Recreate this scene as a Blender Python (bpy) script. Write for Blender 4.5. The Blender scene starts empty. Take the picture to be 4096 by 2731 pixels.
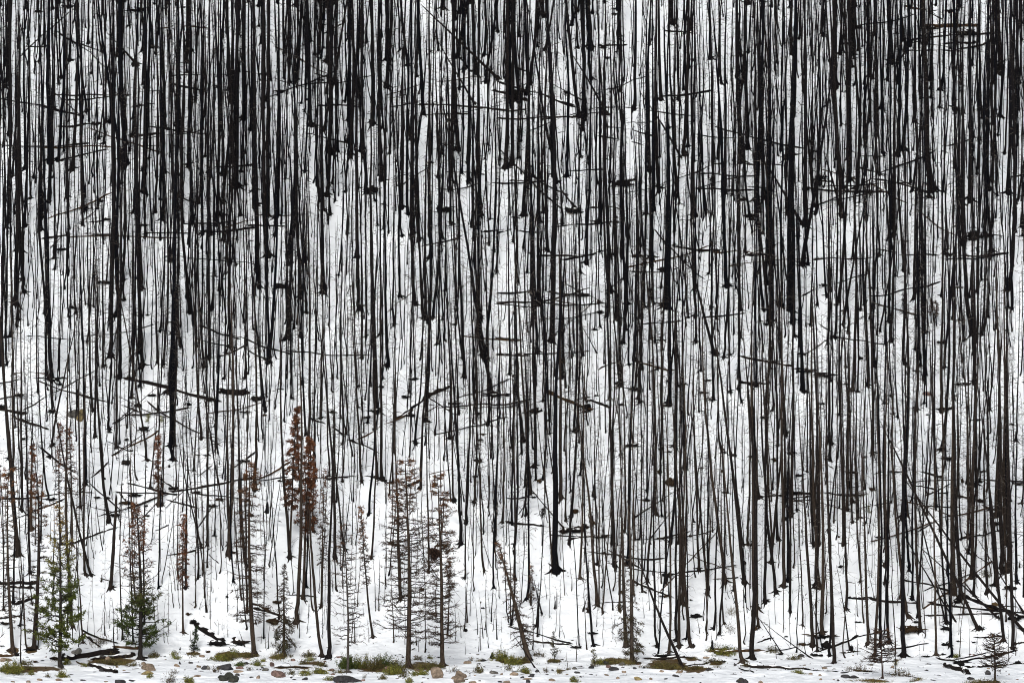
import bpy, math, random
import numpy as np
from mathutils import Vector

R = random.Random(11)
NR = np.random.default_rng(11)

# ------------------------------------------------------------------ camera, sky, sun, exposure
scn = bpy.context.scene
COL = scn.collection
CAM_POS = np.array([0.0, -320.0, 9.0])
PITCH = math.radians(1.37)
LENS = 213.3
cam_d = bpy.data.cameras.new('camera')
cam = bpy.data.objects.new('camera', cam_d)
COL.objects.link(cam)
cam.location = CAM_POS
cam.rotation_euler = (math.pi / 2 + PITCH, 0, 0)
cam_d.lens = LENS
cam_d.sensor_width = 36
cam_d.clip_start = 1
cam_d.clip_end = 4000
scn.camera = cam

SUN_EL, SUN_AZ = math.radians(31), math.radians(188)      # soft light from behind the camera, overcast
world = bpy.data.worlds.new('World')
scn.world = world
world.use_nodes = True
wn = world.node_tree
sky = wn.nodes.new('ShaderNodeTexSky')
sky.sky_type = 'NISHITA'
sky.sun_disc = False
sky.sun_elevation = SUN_EL
sky.sun_rotation = SUN_AZ
sky.dust_density = 4.0
hsv = wn.nodes.new('ShaderNodeHueSaturation')
hsv.inputs['Saturation'].default_value = 0.42             # overcast: a grey-white sky
wn.links.new(sky.outputs[0], hsv.inputs['Color'])
wn.links.new(hsv.outputs[0], wn.nodes['Background'].inputs[0])
wn.nodes['Background'].inputs[1].default_value = 0.12

sun_d = bpy.data.lights.new('sun', 'SUN')
sun_d.energy = 1.5
sun_d.angle = math.radians(16)
sun_d.color = (1.0, 0.99, 0.98)
sun = bpy.data.objects.new('sun', sun_d)
COL.objects.link(sun)
sun.rotation_euler = (math.pi / 2 - SUN_EL, 0, math.pi - SUN_AZ)

scn.view_settings.view_transform = 'Standard'
scn.view_settings.look = 'None'
scn.view_settings.exposure = 0.17
scn.view_settings.gamma = 1.0
scn.cycles.filter_width = 1.0
scn.cycles.use_denoising = True
scn.cycles.denoising_prefilter = 'ACCURATE'
scn.cycles.max_bounces = 6

# ------------------------------------------------------------------ ground height
_T = [NR.random((256, 256)) * 2 - 1 for _ in range(6)]


def vn(x, y, k):
    t = _T[k]
    xi, yi = np.floor(x).astype(int), np.floor(y).astype(int)
    fx, fy = x - xi, y - yi
    fx, fy = fx * fx * (3 - 2 * fx), fy * fy * (3 - 2 * fy)
    a, b = t[xi % 256, yi % 256], t[(xi + 1) % 256, yi % 256]
    c, d = t[xi % 256, (yi + 1) % 256], t[(xi + 1) % 256, (yi + 1) % 256]
    return (a * (1 - fx) + b * fx) * (1 - fy) + (c * (1 - fx) + d * fx) * fy


def gh(x, y):
    x = np.asarray(x, float)
    y = np.asarray(y, float)
    k = 1.1
    s = np.where(y > 30, y, np.log1p(np.exp(np.clip(k * y, -60, 60))) / k)
    over = np.maximum(s - 130, 0)
    z = 0.07 * np.maximum(y, -60) + 0.60 * (s - over) + 0.25 * over
    up = np.clip((y + 2) / 12, 0.12, 1)
    z = z + up * (0.75 * vn(x / 11 + 3.1, y / 11, 0) + 0.42 * vn(x / 4.6, y / 4.6 + 7.7, 1)
                  + 0.30 * vn(x / 1.7 + 9, y / 1.5, 2))
    near = np.clip((y + 3) / 6, 0, 1)
    z = z + (0.8 - 0.3 * near) * (0.11 * vn(x / 0.8, y / 0.6, 3) + 0.04 * vn(x / 0.4, y / 0.36, 4))
    return z


SRC_W, SRC_H = 4096.0, 2731.0


def cast(px, py):
    """points of the photograph (source pixels) -> points on the ground"""
    px = np.atleast_1d(np.asarray(px, float))
    py = np.atleast_1d(np.asarray(py, float))
    u = (px / SRC_W - 0.5) * 36 / LENS
    v = (0.5 - py / SRC_H) * 36 / LENS * (SRC_H / SRC_W)
    dx, dy, dz = u, math.cos(PITCH) - v * math.sin(PITCH), math.sin(PITCH) + v * math.cos(PITCH)
    lo = np.full(px.shape, 285.0)
    hi = lo.copy()
    done = np.zeros(px.shape, bool)
    for d in np.arange(286.0, 470.0, 0.5):
        below = gh(CAM_POS[0] + dx * d, CAM_POS[1] + dy * d) > CAM_POS[2] + dz * d
        new = below & ~done
        hi[new] = d
        lo[new] = d - 0.5
        done |= below
    hi[~done] = 470
    lo[~done] = 469
    for _ in range(14):
        m = (lo + hi) / 2
        below = gh(CAM_POS[0] + dx * m, CAM_POS[1] + dy * m) > CAM_POS[2] + dz * m
        hi = np.where(below, m, hi)
        lo = np.where(below, lo, m)
    x, y = CAM_POS[0] + dx * hi, CAM_POS[1] + dy * hi
    return np.stack([x, y, gh(x, y)], 1)


def at_depth(px, py, y):
    """point of the photograph carried to the upright plane at distance y (the plane of a tree standing there)"""
    u = (px / SRC_W - 0.5) * 36 / LENS
    v = (0.5 - py / SRC_H) * 36 / LENS * (SRC_H / SRC_W)
    dy, dz = math.cos(PITCH) - v * math.sin(PITCH), math.sin(PITCH) + v * math.cos(PITCH)
    t = (y - CAM_POS[1]) / dy
    return np.array([u * t, y, CAM_POS[2] + dz * t])


def mpp(y):
    """metres per source pixel at distance y"""
    return (y - CAM_POS[1]) * 36 / LENS / SRC_W


# ------------------------------------------------------------------ materials
def mat(name, rough=0.85):
    m = bpy.data.materials.new(name)
    m.use_nodes = True
    nt = m.node_tree
    b = nt.nodes['Principled BSDF']
    b.inputs['Roughness'].default_value = rough
    b.inputs['Specular IOR Level'].default_value = 0.25
    return m, nt, b


def node(nt, typ, **kw):
    n = nt.nodes.new(typ)
    for k, v in kw.items():
        setattr(n, k, v)
    return n


def attr_material(name, rough, scale, lo, hi, detail=3.0, bump=0.0, spec=0.2, fleck=None):
    """base colour from the thing's own colour attribute, broken up by procedural noise"""
    m, nt, b = mat(name, rough)
    b.inputs['Specular IOR Level'].default_value = spec
    at = node(nt, 'ShaderNodeAttribute', attribute_name='col')
    geo = node(nt, 'ShaderNodeNewGeometry')
    mp = node(nt, 'ShaderNodeMapping')
    mp.inputs['Scale'].default_value = scale
    nz = node(nt, 'ShaderNodeTexNoise')
    nz.inputs['Scale'].default_value = 1.0
    nz.inputs['Detail'].default_value = detail
    nt.links.new(geo.outputs['Position'], mp.inputs[0])
    nt.links.new(mp.outputs[0], nz.inputs[0])
    mr = node(nt, 'ShaderNodeMapRange')
    mr.inputs[1].default_value = 0.3
    mr.inputs[2].default_value = 0.7
    mr.inputs[3].default_value = lo
    mr.inputs[4].default_value = hi
    nt.links.new(nz.outputs['Fac'], mr.inputs[0])
    mx = node(nt, 'ShaderNodeVectorMath', operation='SCALE')
    nt.links.new(at.outputs['Color'], mx.inputs[0])
    nt.links.new(mr.outputs[0], mx.inputs['Scale'])
    out = mx.outputs[0]
    if fleck:
        n2 = node(nt, 'ShaderNodeTexNoise')
        n2.inputs['Scale'].default_value = fleck[0]
        n2.inputs['Detail'].default_value = 2
        nt.links.new(geo.outputs['Position'], n2.inputs[0])
        m2 = node(nt, 'ShaderNodeMapRange')
        m2.inputs[1].default_value = fleck[1]
        m2.inputs[2].default_value = fleck[1] + 0.06
        nt.links.new(n2.outputs['Fac'], m2.inputs[0])
        mix = node(nt, 'ShaderNodeMix', data_type='RGBA')
        nt.links.new(m2.outputs[0], mix.inputs[0])
        nt.links.new(out, mix.inputs[6])
        mix.inputs[7].default_value = (*fleck[2], 1)
        out = mix.outputs[2]
    nt.links.new(out, b.inputs['Base Color'])
    if bump:
        bp = node(nt, 'ShaderNodeBump')
        bp.inputs['Strength'].default_value = bump
        bp.inputs['Distance'].default_value = 0.03
        nt.links.new(nz.outputs['Fac'], bp.inputs['Height'])
        nt.links.new(bp.outputs[0], b.inputs['Normal'])
    return m


M_BARK = attr_material('charred_bark', 0.85, (26, 26, 7), 0.30, 1.8, 4, 0.8, 0.05, (9.0, 0.71, (0.07, 0.047, 0.03)))
M_NEEDLE = attr_material('needles', 0.7, (2.2, 2.2, 2.2), 0.55, 1.5, 2)
M_LEAF = attr_material('leaves', 0.6, (4, 4, 4), 0.6, 1.5, 2)
M_ROCK = attr_material('stone', 0.9, (7, 7, 7), 0.45, 1.45, 6, 0.8, 0.2, (5.0, 0.66, (0.05, 0.05, 0.02)))

# snow, with bare soil where the trees' feet have kept the ground clear
M_SNOW, _nt, _b = mat('snow', 0.65)
_geo = node(_nt, 'ShaderNodeNewGeometry')
_n1 = node(_nt, 'ShaderNodeTexNoise')
_n1.inputs['Scale'].default_value = 2.6
_n1.inputs['Detail'].default_value = 5
_n2 = node(_nt, 'ShaderNodeTexNoise')
_n2.inputs['Scale'].default_value = 0.55
_n2.inputs['Detail'].default_value = 3
for _n in (_n1, _n2):
    _nt.links.new(_geo.outputs['Position'], _n.inputs[0])
_bp = node(_nt, 'ShaderNodeBump')
_bp.inputs['Strength'].default_value = 0.9
_bp.inputs['Distance'].default_value = 0.10
_nt.links.new(_n1.outputs['Fac'], _bp.inputs['Height'])
_bp2 = node(_nt, 'ShaderNodeBump')
_bp2.inputs['Strength'].default_value = 0.8
_bp2.inputs['Distance'].default_value = 0.35
_nt.links.new(_n2.outputs['Fac'], _bp2.inputs['Height'])
_nt.links.new(_bp.outputs[0], _bp2.inputs['Normal'])
_nt.links.new(_bp2.outputs[0], _b.inputs['Normal'])
_at = node(_nt, 'ShaderNodeAttribute', attribute_name='bare')
_n3 = node(_nt, 'ShaderNodeTexNoise')
_n3.inputs['Scale'].default_value = 3.5
_n3.inputs['Detail'].default_value = 6
_nt.links.new(_geo.outputs['Position'], _n3.inputs[0])
_ad = node(_nt, 'ShaderNodeMath', operation='ADD')
_nt.links.new(_at.outputs['Fac'], _ad.inputs[0])
_nt.links.new(_n3.outputs['Fac'], _ad.inputs[1])
_mr = node(_nt, 'ShaderNodeMapRange')
_mr.inputs[1].default_value = 0.80
_mr.inputs[2].default_value = 0.92
_nt.links.new(_ad.outputs[0], _mr.inputs[0])
_soil = node(_nt, 'ShaderNodeValToRGB')
_soil.color_ramp.elements[0].color = (0.022, 0.014, 0.007, 1)
_soil.color_ramp.elements[1].color = (0.12, 0.075, 0.025, 1)
_n4 = node(_nt, 'ShaderNodeTexNoise')
_n4.inputs['Scale'].default_value = 7
_nt.links.new(_geo.outputs['Position'], _n4.inputs[0])
_nt.links.new(_n4.outputs['Fac'], _soil.inputs[0])
_mx = node(_nt, 'ShaderNodeMix', data_type='RGBA')
_nt.links.new(_mr.outputs[0], _mx.inputs[0])
_mx.inputs[6].default_value = (0.82, 0.855, 0.885, 1)
_nt.links.new(_soil.outputs[0], _mx.inputs[7])
_nt.links.new(_mx.outputs[2], _b.inputs['Base Color'])
M_SNOWCAP, _nt2, _b2 = mat('snow_cover', 0.6)
_b2.inputs['Base Color'].default_value = (0.86, 0.875, 0.89, 1)


# ------------------------------------------------------------------ mesh helpers
class MB:
    """collects tubes, blades and lumps into ONE mesh with a colour attribute"""

    def __init__(self):
        self.v, self.f, self.c, self.n = [], [], [], 0

    def add(self, v, f, c):
        v = np.asarray(v, np.float32)
        c = np.asarray(c, np.float32)
        if c.ndim == 1:
            c = np.repeat(c[None], len(v), 0)
        self.v.append(v)
        self.f.append(np.asarray(f, np.int32) + self.n)
        self.c.append(c)
        self.n += len(v)

    def tubes(self, P, rad, sides, colour):
        P = np.asarray(P, float)
        rad = np.asarray(rad, float)
        N, S, _ = P.shape
        T = np.gradient(P, axis=1)
        T /= np.linalg.norm(T, axis=2, keepdims=True) + 1e-9
        ov = P[:, -1] - P[:, 0]
        ov /= np.linalg.norm(ov, axis=1, keepdims=True) + 1e-9
        ref = np.where(np.abs(ov[:, 1:2]) > 0.8, np.array([[1.0, 0, 0]]), np.array([[0, 1.0, 0]]))
        U = np.cross(T, ref[:, None])
        U /= np.linalg.norm(U, axis=2, keepdims=True) + 1e-9
        W = np.cross(T, U)
        a = np.linspace(0, 2 * np.pi, sides, endpoint=False)
        ring = (U[:, :, None] * np.cos(a)[:, None] + W[:, :, None] * np.sin(a)[:, None]) * rad[:, :, None, None]
        V = (P[:, :, None] + ring).reshape(-1, 3)
        n, s, k = np.meshgrid(np.arange(N), np.arange(S - 1), np.arange(sides), indexing='ij')
        k2 = (k + 1) % sides
        b = n * S * sides + s * sides
        F = np.stack([b + k, b + k2, b + sides + k2, b + sides + k], -1).reshape(-1, 4)
        c = np.asarray(colour, float)
        if c.ndim == 2:
            c = np.repeat(c, S * sides, 0)
        self.add(V, F, c)

    def blades(self, C, D, length, width, colour):
        """needle or leaf clumps: one small four-cornered face each, at C along D"""
        N = len(C)
        D = D / (np.linalg.norm(D, axis=1, keepdims=True) + 1e-9)
        X = np.cross(D, NR.normal(size=(N, 3)))
        X /= np.linalg.norm(X, axis=1, keepdims=True) + 1e-9
        L = (np.asarray(length) * np.ones(N))[:, None]
        W = (np.asarray(width) * np.ones(N))[:, None]
        V = np.stack([C, C + D * L * .45 + X * W * .5, C + D * L, C + D * L * .5 - X * W * .5], 1).reshape(-1, 3)
        F = np.arange(N * 4).reshape(N, 4)
        c = np.asarray(colour, float)
        if c.ndim == 2:
            c = np.repeat(c, 4, 0)
        self.add(V, F, c)

    def lump(self, centre, size, colour, rough=0.35, seg=10, seed=0, squash=1.0):
        """a knobbly closed lump"""
        g = np.random.default_rng(seed)
        th = np.linspace(0, 2 * np.pi, seg, endpoint=False)
        ph = np.linspace(-np.pi / 2, np.pi / 2, seg // 2 + 2)
        pp, tt = np.meshgrid(ph, th, indexing='ij')
        d = np.stack([np.cos(pp) * np.cos(tt), np.cos(pp) * np.sin(tt), np.sin(pp)], -1)
        k = g.normal(size=(7, 3)) * 1.9
        o = g.random(7) * 6.28
        am = g.normal(size=7)
        bump = sum(am[i] * np.sin(d @ k[i] + o[i]) for i in range(7)) / 3.2
        d2 = d * (1 + rough * bump)[..., None]
        # facets: flatten along a few planes
        for _ in range(4):
            nrm = g.normal(size=3)
            nrm /= np.linalg.norm(nrm)
            h = 0.62 + 0.25 * g.random()
            over = np.maximum(d2 @ nrm - h, 0)
            d2 = d2 - over[..., None] * nrm * 0.85
        V = d2 * np.asarray(size) * np.array([1, 1, squash]) + np.asarray(centre)
        nr, nc = pp.shape
        i, j = np.meshgrid(np.arange(nr - 1), np.arange(nc), indexing='ij')
        j2 = (j + 1) % nc
        F = np.stack([i * nc + j, i * nc + j2, (i + 1) * nc + j2, (i + 1) * nc + j], -1).reshape(-1, 4)
        self.add(V.reshape(-1, 3), F, colour)

    def build(self, name, material, parent=None, origin=None, smooth=True):
        V = np.concatenate(self.v)
        F = np.concatenate(self.f)
        c = np.concatenate(self.c)
        o = np.zeros(3) if origin is None else np.asarray(origin, float)
        me = bpy.data.meshes.new(name)
        me.vertices.add(len(V))
        me.vertices.foreach_set('co', (V - o).astype(np.float32).ravel())
        me.loops.add(F.size)
        me.loops.foreach_set('vertex_index', F.ravel())
        me.polygons.add(len(F))
        me.polygons.foreach_set('loop_start', np.arange(0, F.size, 4, dtype=np.int32))
        me.polygons.foreach_set('loop_total', np.full(len(F), 4, np.int32))
        me.polygons.foreach_set('use_smooth', np.full(len(F), smooth))
        me.update(calc_edges=True)
        ca = me.attributes.new('col', 'FLOAT_COLOR', 'POINT')
        ca.data.foreach_set('color', np.concatenate([c, np.ones((len(c), 1))], 1).astype(np.float32).ravel())
        me.materials.append(material)
        ob = bpy.data.objects.new(name, me)
        COL.objects.link(ob)
        if parent is not None:
            ob.parent = parent
        else:
            ob.location = o
        return ob


def tag(o, label=None, cat=None, group=None, kind=None):
    for k, v in (('label', label), ('category', cat), ('group', group), ('kind', kind)):
        if v:
            o[k] = v
    return o


def thing(name, loc, label, cat, group=None):
    o = bpy.data.objects.new(name, None)
    o.empty_display_size = 0.2
    COL.objects.link(o)
    o.location = tuple(loc)
    return tag(o, label, cat, group)


# tile coordinates of the photograph -> source pixels
TILES = {'P1': (0, 2185, .34826), 'P2': (680, 2185, .34826), 'P3': (1360, 2185, .34826),
         'P4': (2040, 2185, .60923), 'P5': (2720, 2185, .60923), 'P6': (3396, 2185, .60923),
         'Q1': (0, 1639, .60923), 'Q2': (680, 1639, .60923), 'Q3': (1360, 1639, .60923),
         'Q4': (2040, 1639, .60923), 'Q5': (2720, 1639, .60923), 'Q6': (3396, 1639, .60923),
         'B1': (0, 1000, .6057), 'B2': (1000, 1000, .6057), 'B3': (2000, 1000, .6057), 'B4': (2996, 1000, .6057),
         'A1': (0, 0, .6695), 'A2': (1000, 0, .6695), 'A3': (2000, 0, .6695), 'A4': (2996, 0, .6695),
         'C1': (0, 1900, .52987), 'C2': (1000, 1900, .52987), 'C3': (2000, 1900, .52987), 'C4': (2996, 1900, .52987),
         'S': (0, 0, 1.0)}


def src(t, x, y):
    a, b, s = TILES[t]
    return a + x * s, b + y * s
# ------------------------------------------------------------------ what stands where (read off the photograph)
# snags: foot x, foot y, a second point on the trunk x, y, trunk width [, 1 = the second point is the broken or dry tip]
SNAGS = {
'P1': [(40,730,8,0,20),(58,580,50,0,11),(262,1390,266,90,17,1),(320,1180,255,0,20),(350,310,343,0,28),(232,915,260,80,22,1),
 (205,95,198,0,52),(840,925,830,0,38),(980,330,985,0,27),(1052,340,985,0,28),(1040,320,1045,0,13),(955,1110,935,0,20),
 (1265,490,1335,-560,42,1),(1165,400,1175,305,16,1),(1207,1020,1200,560,14,1),(1010,1020,1048,400,7,1),(1310,1210,1298,600,17,1),
 (1410,1070,1400,0,20),(1535,1085,1515,0,20),(1655,880,1665,0,22),(1795,945,1770,330,11,1),(1890,1100,1885,560,9,1),
 (1820,870,1810,600,8,1),(1818,480,1835,0,20),(1862,430,1920,0,12),(1995,700,1975,310,12,1),(1180,45,1175,0,12),(20,1030,30,910,7,1),
 (610,1215,590,1090,9,1),(1085,140,1070,0,9),(1345,1070,1350,650,9,1),(1255,940,1270,560,8,1),(780,960,785,350,14,1),
 (640,720,655,0,14),(595,740,640,300,12),(435,1170,445,400,14),(1160,975,1190,700,7,1),(1450,1000,1440,600,9,1)],
'P2': [(60,505,5,20,10,1),(85,500,50,150,8,1),(125,500,115,350,8,1),(100,360,105,0,18),(320,365,290,0,22),(375,335,325,30,14),
 (370,280,360,50,9),(285,700,290,0,16),(415,755,420,250,16,1),(428,755,450,390,12,1),(430,240,425,0,18),(458,830,455,560,9,1),
 (335,720,365,580,7,1),(570,305,560,0,14),(605,45,600,0,14),(672,95,672,0,46),(660,750,640,0,9,1),(725,400,735,0,20),(825,612,790,0,18),
 (875,240,868,0,34),(770,860,780,450,13,1),(775,610,735,400,9,1),(880,950,860,240,18),(1075,1055,1055,250,17),(1085,475,1085,100,11),
 (1145,230,1165,50,13),(1185,225,1205,30,9),(1175,355,1175,150,7,1),(1255,830,1220,100,20),(1375,135,1372,0,34),(1405,550,1390,150,11),
 (1455,880,1455,0,42),(1648,735,1605,0,18),(1725,710,1755,0,19),(1705,530,1705,0,9),(1740,1260,1600,-420,34,1),(1825,1280,1830,0,42),
 (1750,1050,1765,600,11,1),(1585,820,1600,600,8,1),(1570,1000,1600,650,8,1),(1485,1050,1490,600,11,1),(1900,135,1890,0,34),
 (1920,510,1915,100,17),(1870,515,1855,150,9,1),(1960,270,1965,0,10),(1130,1170,1140,880,11,1),(1210,1110,1185,900,9,1),
 (1095,1165,1080,1000,7,1),(1045,1115,1055,1000,7,1),(860,1150,790,950,13,1),(665,1040,650,810,7,1),(552,1020,558,800,7,1),
 (625,1080,630,880,5,1),(600,960,602,830,5,1),(235,1070,238,965,6,1),(75,960,72,830,5,1),(520,640,525,530,5,1)],
'P3': [(12,270,15,0,14),(65,50,60,0,22),(130,1085,115,570,11,1),(168,1095,160,480,14,1),(205,690,225,150,13,1),(360,145,362,0,23),
 (408,740,405,130,12,1),(448,735,435,100,13,1),(522,490,522,0,11),(333,1100,335,820,8,1),(235,275,232,0,7,1),(560,330,580,0,15),
 (615,1100,600,150,14,1),(697,610,685,0,30),(815,260,810,0,11),(1018,300,1010,0,24),(1105,800,1110,250,15,1),(978,1215,925,210,15,1),
 (880,1130,880,880,13,1),(1237,1020,1255,120,17,1),(1325,1095,1310,600,9,1),(1437,370,1440,0,20),(1427,970,1432,300,14,1),
 (1462,870,1478,330,18,1),(1495,795,1520,380,9,1),(1535,510,1527,0,15),(1652,290,1650,0,22),(1740,240,1665,0,8),(1768,475,1795,0,22),
 (1740,860,1745,240,14,1),(1580,1010,1540,600,9,1),(1645,1050,1615,500,11,1),(1662,955,1655,350,11,1),(1688,1030,1690,300,11,1),
 (1725,770,1715,500,8,1),(1755,970,1775,700,8,1),(1803,1065,1797,400,13,1),(1860,985,1858,810,6,1),(1590,1205,1590,960,8,1),
 (1615,1190,1620,830,9,1),(1706,1160,1700,1010,12,1),(1440,1235,1442,1050,6,1),(1940,875,1900,0,14),(1965,905,1920,0,15),
 (1770,65,1772,0,16),(1270,1045,1265,870,6,1),(905,1210,890,960,7,1),(1030,1130,1022,940,6,1),(1390,1040,1370,750,8,1),
 (290,1070,280,1015,6,1),(265,805,262,650,6,1),(1845,1145,1850,1050,5,1),(1960,1060,1950,940,5,1)],
'P4': [(35,220,30,0,15),(105,350,98,0,15),(137,385,138,150,10,1),(150,675,140,250,8,1),(180,590,205,0,10),(172,525,190,230,13,1),
 (210,440,150,205,11,1),(190,590,200,230,7,1),(242,345,230,190,5,1),(302,165,306,0,37),(283,160,268,0,13),(360,320,355,0,6),
 (404,290,400,140,7,1),(294,408,293,320,10,1),(305,408,304,260,5,1),(325,595,333,190,6,1),(462,665,405,0,9),(505,675,465,150,8,1),
 (487,105,475,0,7),(515,430,514,65,13,1),(480,425,510,325,9,1),(553,655,520,0,16),(578,390,540,0,21),(585,395,588,0,11),(568,525,570,400,5,1),
 (600,270,598,0,8),(633,150,630,0,6),(570,120,568,0,12),(675,415,655,0,9),(678,290,690,100,9),(685,130,683,0,22),(718,420,715,0,13),
 (768,120,772,0,24),(812,315,805,0,12),(820,355,815,250,7,1),(868,300,872,0,13),(905,235,920,0,14),(880,470,875,330,4,1),(965,660,960,0,15),
 (975,715,1005,500,12),(1045,700,1035,100,17),(1095,620,1085,0,18),(1110,660,1110,0,20),(1143,480,1140,100,9),(1130,370,1140,0,15),
 (685,520,686,410,4,1),(675,605,665,440,3,1),(435,755,440,540,7,1),(380,805,365,690,5,1),(295,560,305,300,4,1),(10,515,5,200,12),
 (220,660,215,500,4,1),(360,600,335,515,4,1),(1020,240,1015,60,16),(995,240,985,0,10),(940,465,942,340,3,1)],
'P5': [(20,375,18,0,18),(80,660,30,0,22),(38,610,35,270,11),(122,155,118,0,16),(180,320,155,0,17),(190,285,190,0,14),(170,615,175,320,9),
 (180,570,178,300,9),(222,545,240,0,14),(255,575,255,0,15),(155,485,170,250,7),(298,240,280,0,22),(290,510,285,220,12),(412,760,352,0,23),
 (420,240,390,0,24),(425,640,412,250,8),(365,380,320,230,5,1),(480,740,455,0,30),(498,415,495,0,28),(520,530,520,0,17),(560,370,560,0,20),
 (632,305,615,0,19),(597,110,605,0,17),(682,265,678,0,23),(725,430,722,0,17),(710,230,715,0,20),(645,140,650,0,7),(745,138,740,0,9),
 (765,695,760,0,8),(805,520,798,0,11),(868,655,835,0,23),(825,700,815,440,5,1),(890,270,885,0,26),(910,275,905,0,24),(935,580,915,0,26),
 (900,690,905,230,13),(940,680,860,290,9,1),(980,720,965,0,15),(1015,765,998,0,23),(1085,415,1075,0,17),(1118,685,1020,120,11,1),
 (1085,730,1090,400,8),(955,440,950,0,8),(635,735,620,600,4,1),(595,615,588,380,5,1),(130,570,122,470,6,1),(460,655,458,560,4,1),
 (235,615,232,420,6,1),(205,635,208,555,4,1),(355,290,352,120,11),(893,400,888,300,9)],
'P6': [(75,235,70,0,12),(120,645,95,0,19),(60,460,55,210,7,1),(165,725,155,0,19),(205,650,200,0,20),(230,250,235,130,11),(237,130,238,0,20),
 (262,630,262,0,19),(300,720,270,0,9),(335,340,333,70,13),(355,725,345,0,29),(390,465,372,200,19),(395,160,398,0,17),(415,350,415,0,15),
 (465,560,460,0,19),(450,465,475,80,13),(497,600,505,50,7),(572,715,575,0,16),(640,510,520,0,12),(640,495,610,0,15),(660,655,665,300,17),
 (675,725,675,0,17),(690,315,690,0,32),(728,350,728,0,26),(808,200,815,0,26),(820,330,825,180,15),(725,725,745,350,7,1),(788,740,785,470,4,1),
 (900,310,895,0,17),(935,190,930,0,8),(960,255,955,0,18),(1015,620,960,0,21),(1012,165,1012,0,30),(1040,160,1038,0,28),(1075,680,1068,0,23),
 (1100,240,1100,0,17),(1050,755,1040,510,6,1),(1095,715,1085,300,6),(310,840,295,640,7,1),(55,710,45,380,4,1),(148,620,90,240,6,1),
 (490,685,493,590,3,1),(468,750,468,640,3,1),(838,690,842,555,3,1),(1145,330,1145,0,10),(1120,135,1118,90,9,1),(780,45,785,0,16)],
'Q1': [(60,325,48,0,17),(85,390,80,0,19),(145,385,150,0,13),(170,450,175,50,11),(325,590,300,0,15),(340,240,390,0,15),
 (330,320,330,0,9),(460,175,458,0,10),(500,205,503,0,12),(555,490,540,0,25),(527,640,530,0,17),(598,280,598,0,9),(620,180,620,0,20),
 (655,265,657,0,8),(710,735,682,0,25),(770,488,768,0,7),(785,225,780,0,10),(738,590,720,320,7),(835,120,838,0,12),(860,240,862,0,13),
 (970,335,905,0,17),(902,460,905,200,11),(920,230,922,0,7),(985,510,1000,100,13),(1065,630,1078,100,13),(1045,220,1045,0,13),
 (1125,245,1130,0,36),(1140,335,1145,0,16),(362,515,355,270,6),(565,890,590,500,9),(610,860,600,380,8,1),(640,850,640,480,5,1),
 (785,850,795,480,7,1),(865,740,840,260,12),(680,880,676,500,6,1),(880,620,875,350,7,1),(95,120,92,0,13),(20,890,10,400,8,1),
 (232,880,228,480,9),(263,855,290,300,14),(330,880,335,600,6,1),(555,895,535,620,13),(945,830,940,560,5,1),(1010,850,1003,660,4,1),(1085,745,1085,650,4,1),
 (805,870,818,640,5,1),(1098,860,1122,640,5,1),(30,880,28,640,6,1),(482,145,480,60,5)],
'Q2': [(12,240,10,0,30),(20,330,22,0,24),(40,505,42,350,11),(155,400,165,0,13),(190,710,195,0,7),(205,195,195,0,20),(248,890,260,0,21),
 (340,595,270,100,13),(293,825,290,370,11),(205,895,55,190,13),(345,450,340,100,10),(325,360,325,60,8),(300,115,300,0,15),(385,890,405,0,23),
 (410,550,415,0,9),(505,140,503,0,10),(480,50,480,0,10),(455,135,460,0,8),(530,215,520,150,5),(555,530,548,0,23),(570,520,565,230,9),
 (583,205,583,0,9),(607,190,605,0,11),(645,75,650,0,9),(650,860,680,0,8),(630,890,615,600,7),(672,890,680,450,8),(730,140,740,0,5,1),
 (890,170,885,0,18),(915,230,915,0,22),(990,60,990,0,17),(1045,445,1030,0,15),(1135,475,1140,0,10),(1075,600,1075,0,15),(1092,605,1100,50,12),
 (975,205,972,0,8),(992,515,990,0,7),(600,890,595,560,5,1),(80,670,85,400,9),(150,610,120,300,5),(425,890,430,500,5,1),(465,760,470,350,9),
 (665,285,662,0,6),(715,135,705,20,4,1),(865,600,865,0,14),(945,480,955,0,17),(983,695,985,560,5),(350,890,365,600,6,1),(310,890,290,700,5,1)],
'Q3': [(15,475,25,0,10),(40,160,35,0,13),(145,475,115,0,17),(75,595,80,250,7),(98,410,105,0,5),(238,450,238,0,21),(275,465,280,0,24),
 (172,400,165,0,7),(150,150,140,0,9),(322,560,335,0,12),(300,615,303,200,8),(357,275,357,0,17),(243,495,240,300,6),(408,300,415,0,7),
 (455,310,465,0,12),(497,225,505,0,16),(497,355,500,130,6),(475,265,475,0,8),(562,75,562,0,24),(525,520,545,100,20),(557,230,560,100,11),
 (625,165,628,0,12),(642,330,650,0,5),(683,330,680,0,10),(720,190,715,0,18),(745,605,735,0,15),(728,600,716,100,12),(795,885,735,0,24),(825,745,832,0,21),
 (880,610,875,0,17),(815,600,770,250,9),(620,500,622,200,7),(900,240,905,0,13),(922,90,920,0,11),(927,575,895,100,8),(970,640,985,0,11),
 (940,815,890,330,12),(1000,800,1040,200,9),(1055,615,1085,0,9),(1045,105,1045,0,11),(1080,470,1080,150,7),(1068,250,1075,0,9),(1125,250,1125,0,13),
 (1130,755,1140,0,16),(975,695,990,300,9),(1105,735,1115,300,7),(460,570,462,250,7),(490,530,488,400,5,1),(345,480,342,0,14),(205,500,200,250,5),
 (335,880,340,560,8),(870,890,868,650,6,1),(590,895,560,250,9),(675,800,675,350,9),(605,740,580,100,8),(1020,880,1028,0,15),(45,245,50,120,5),
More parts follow.
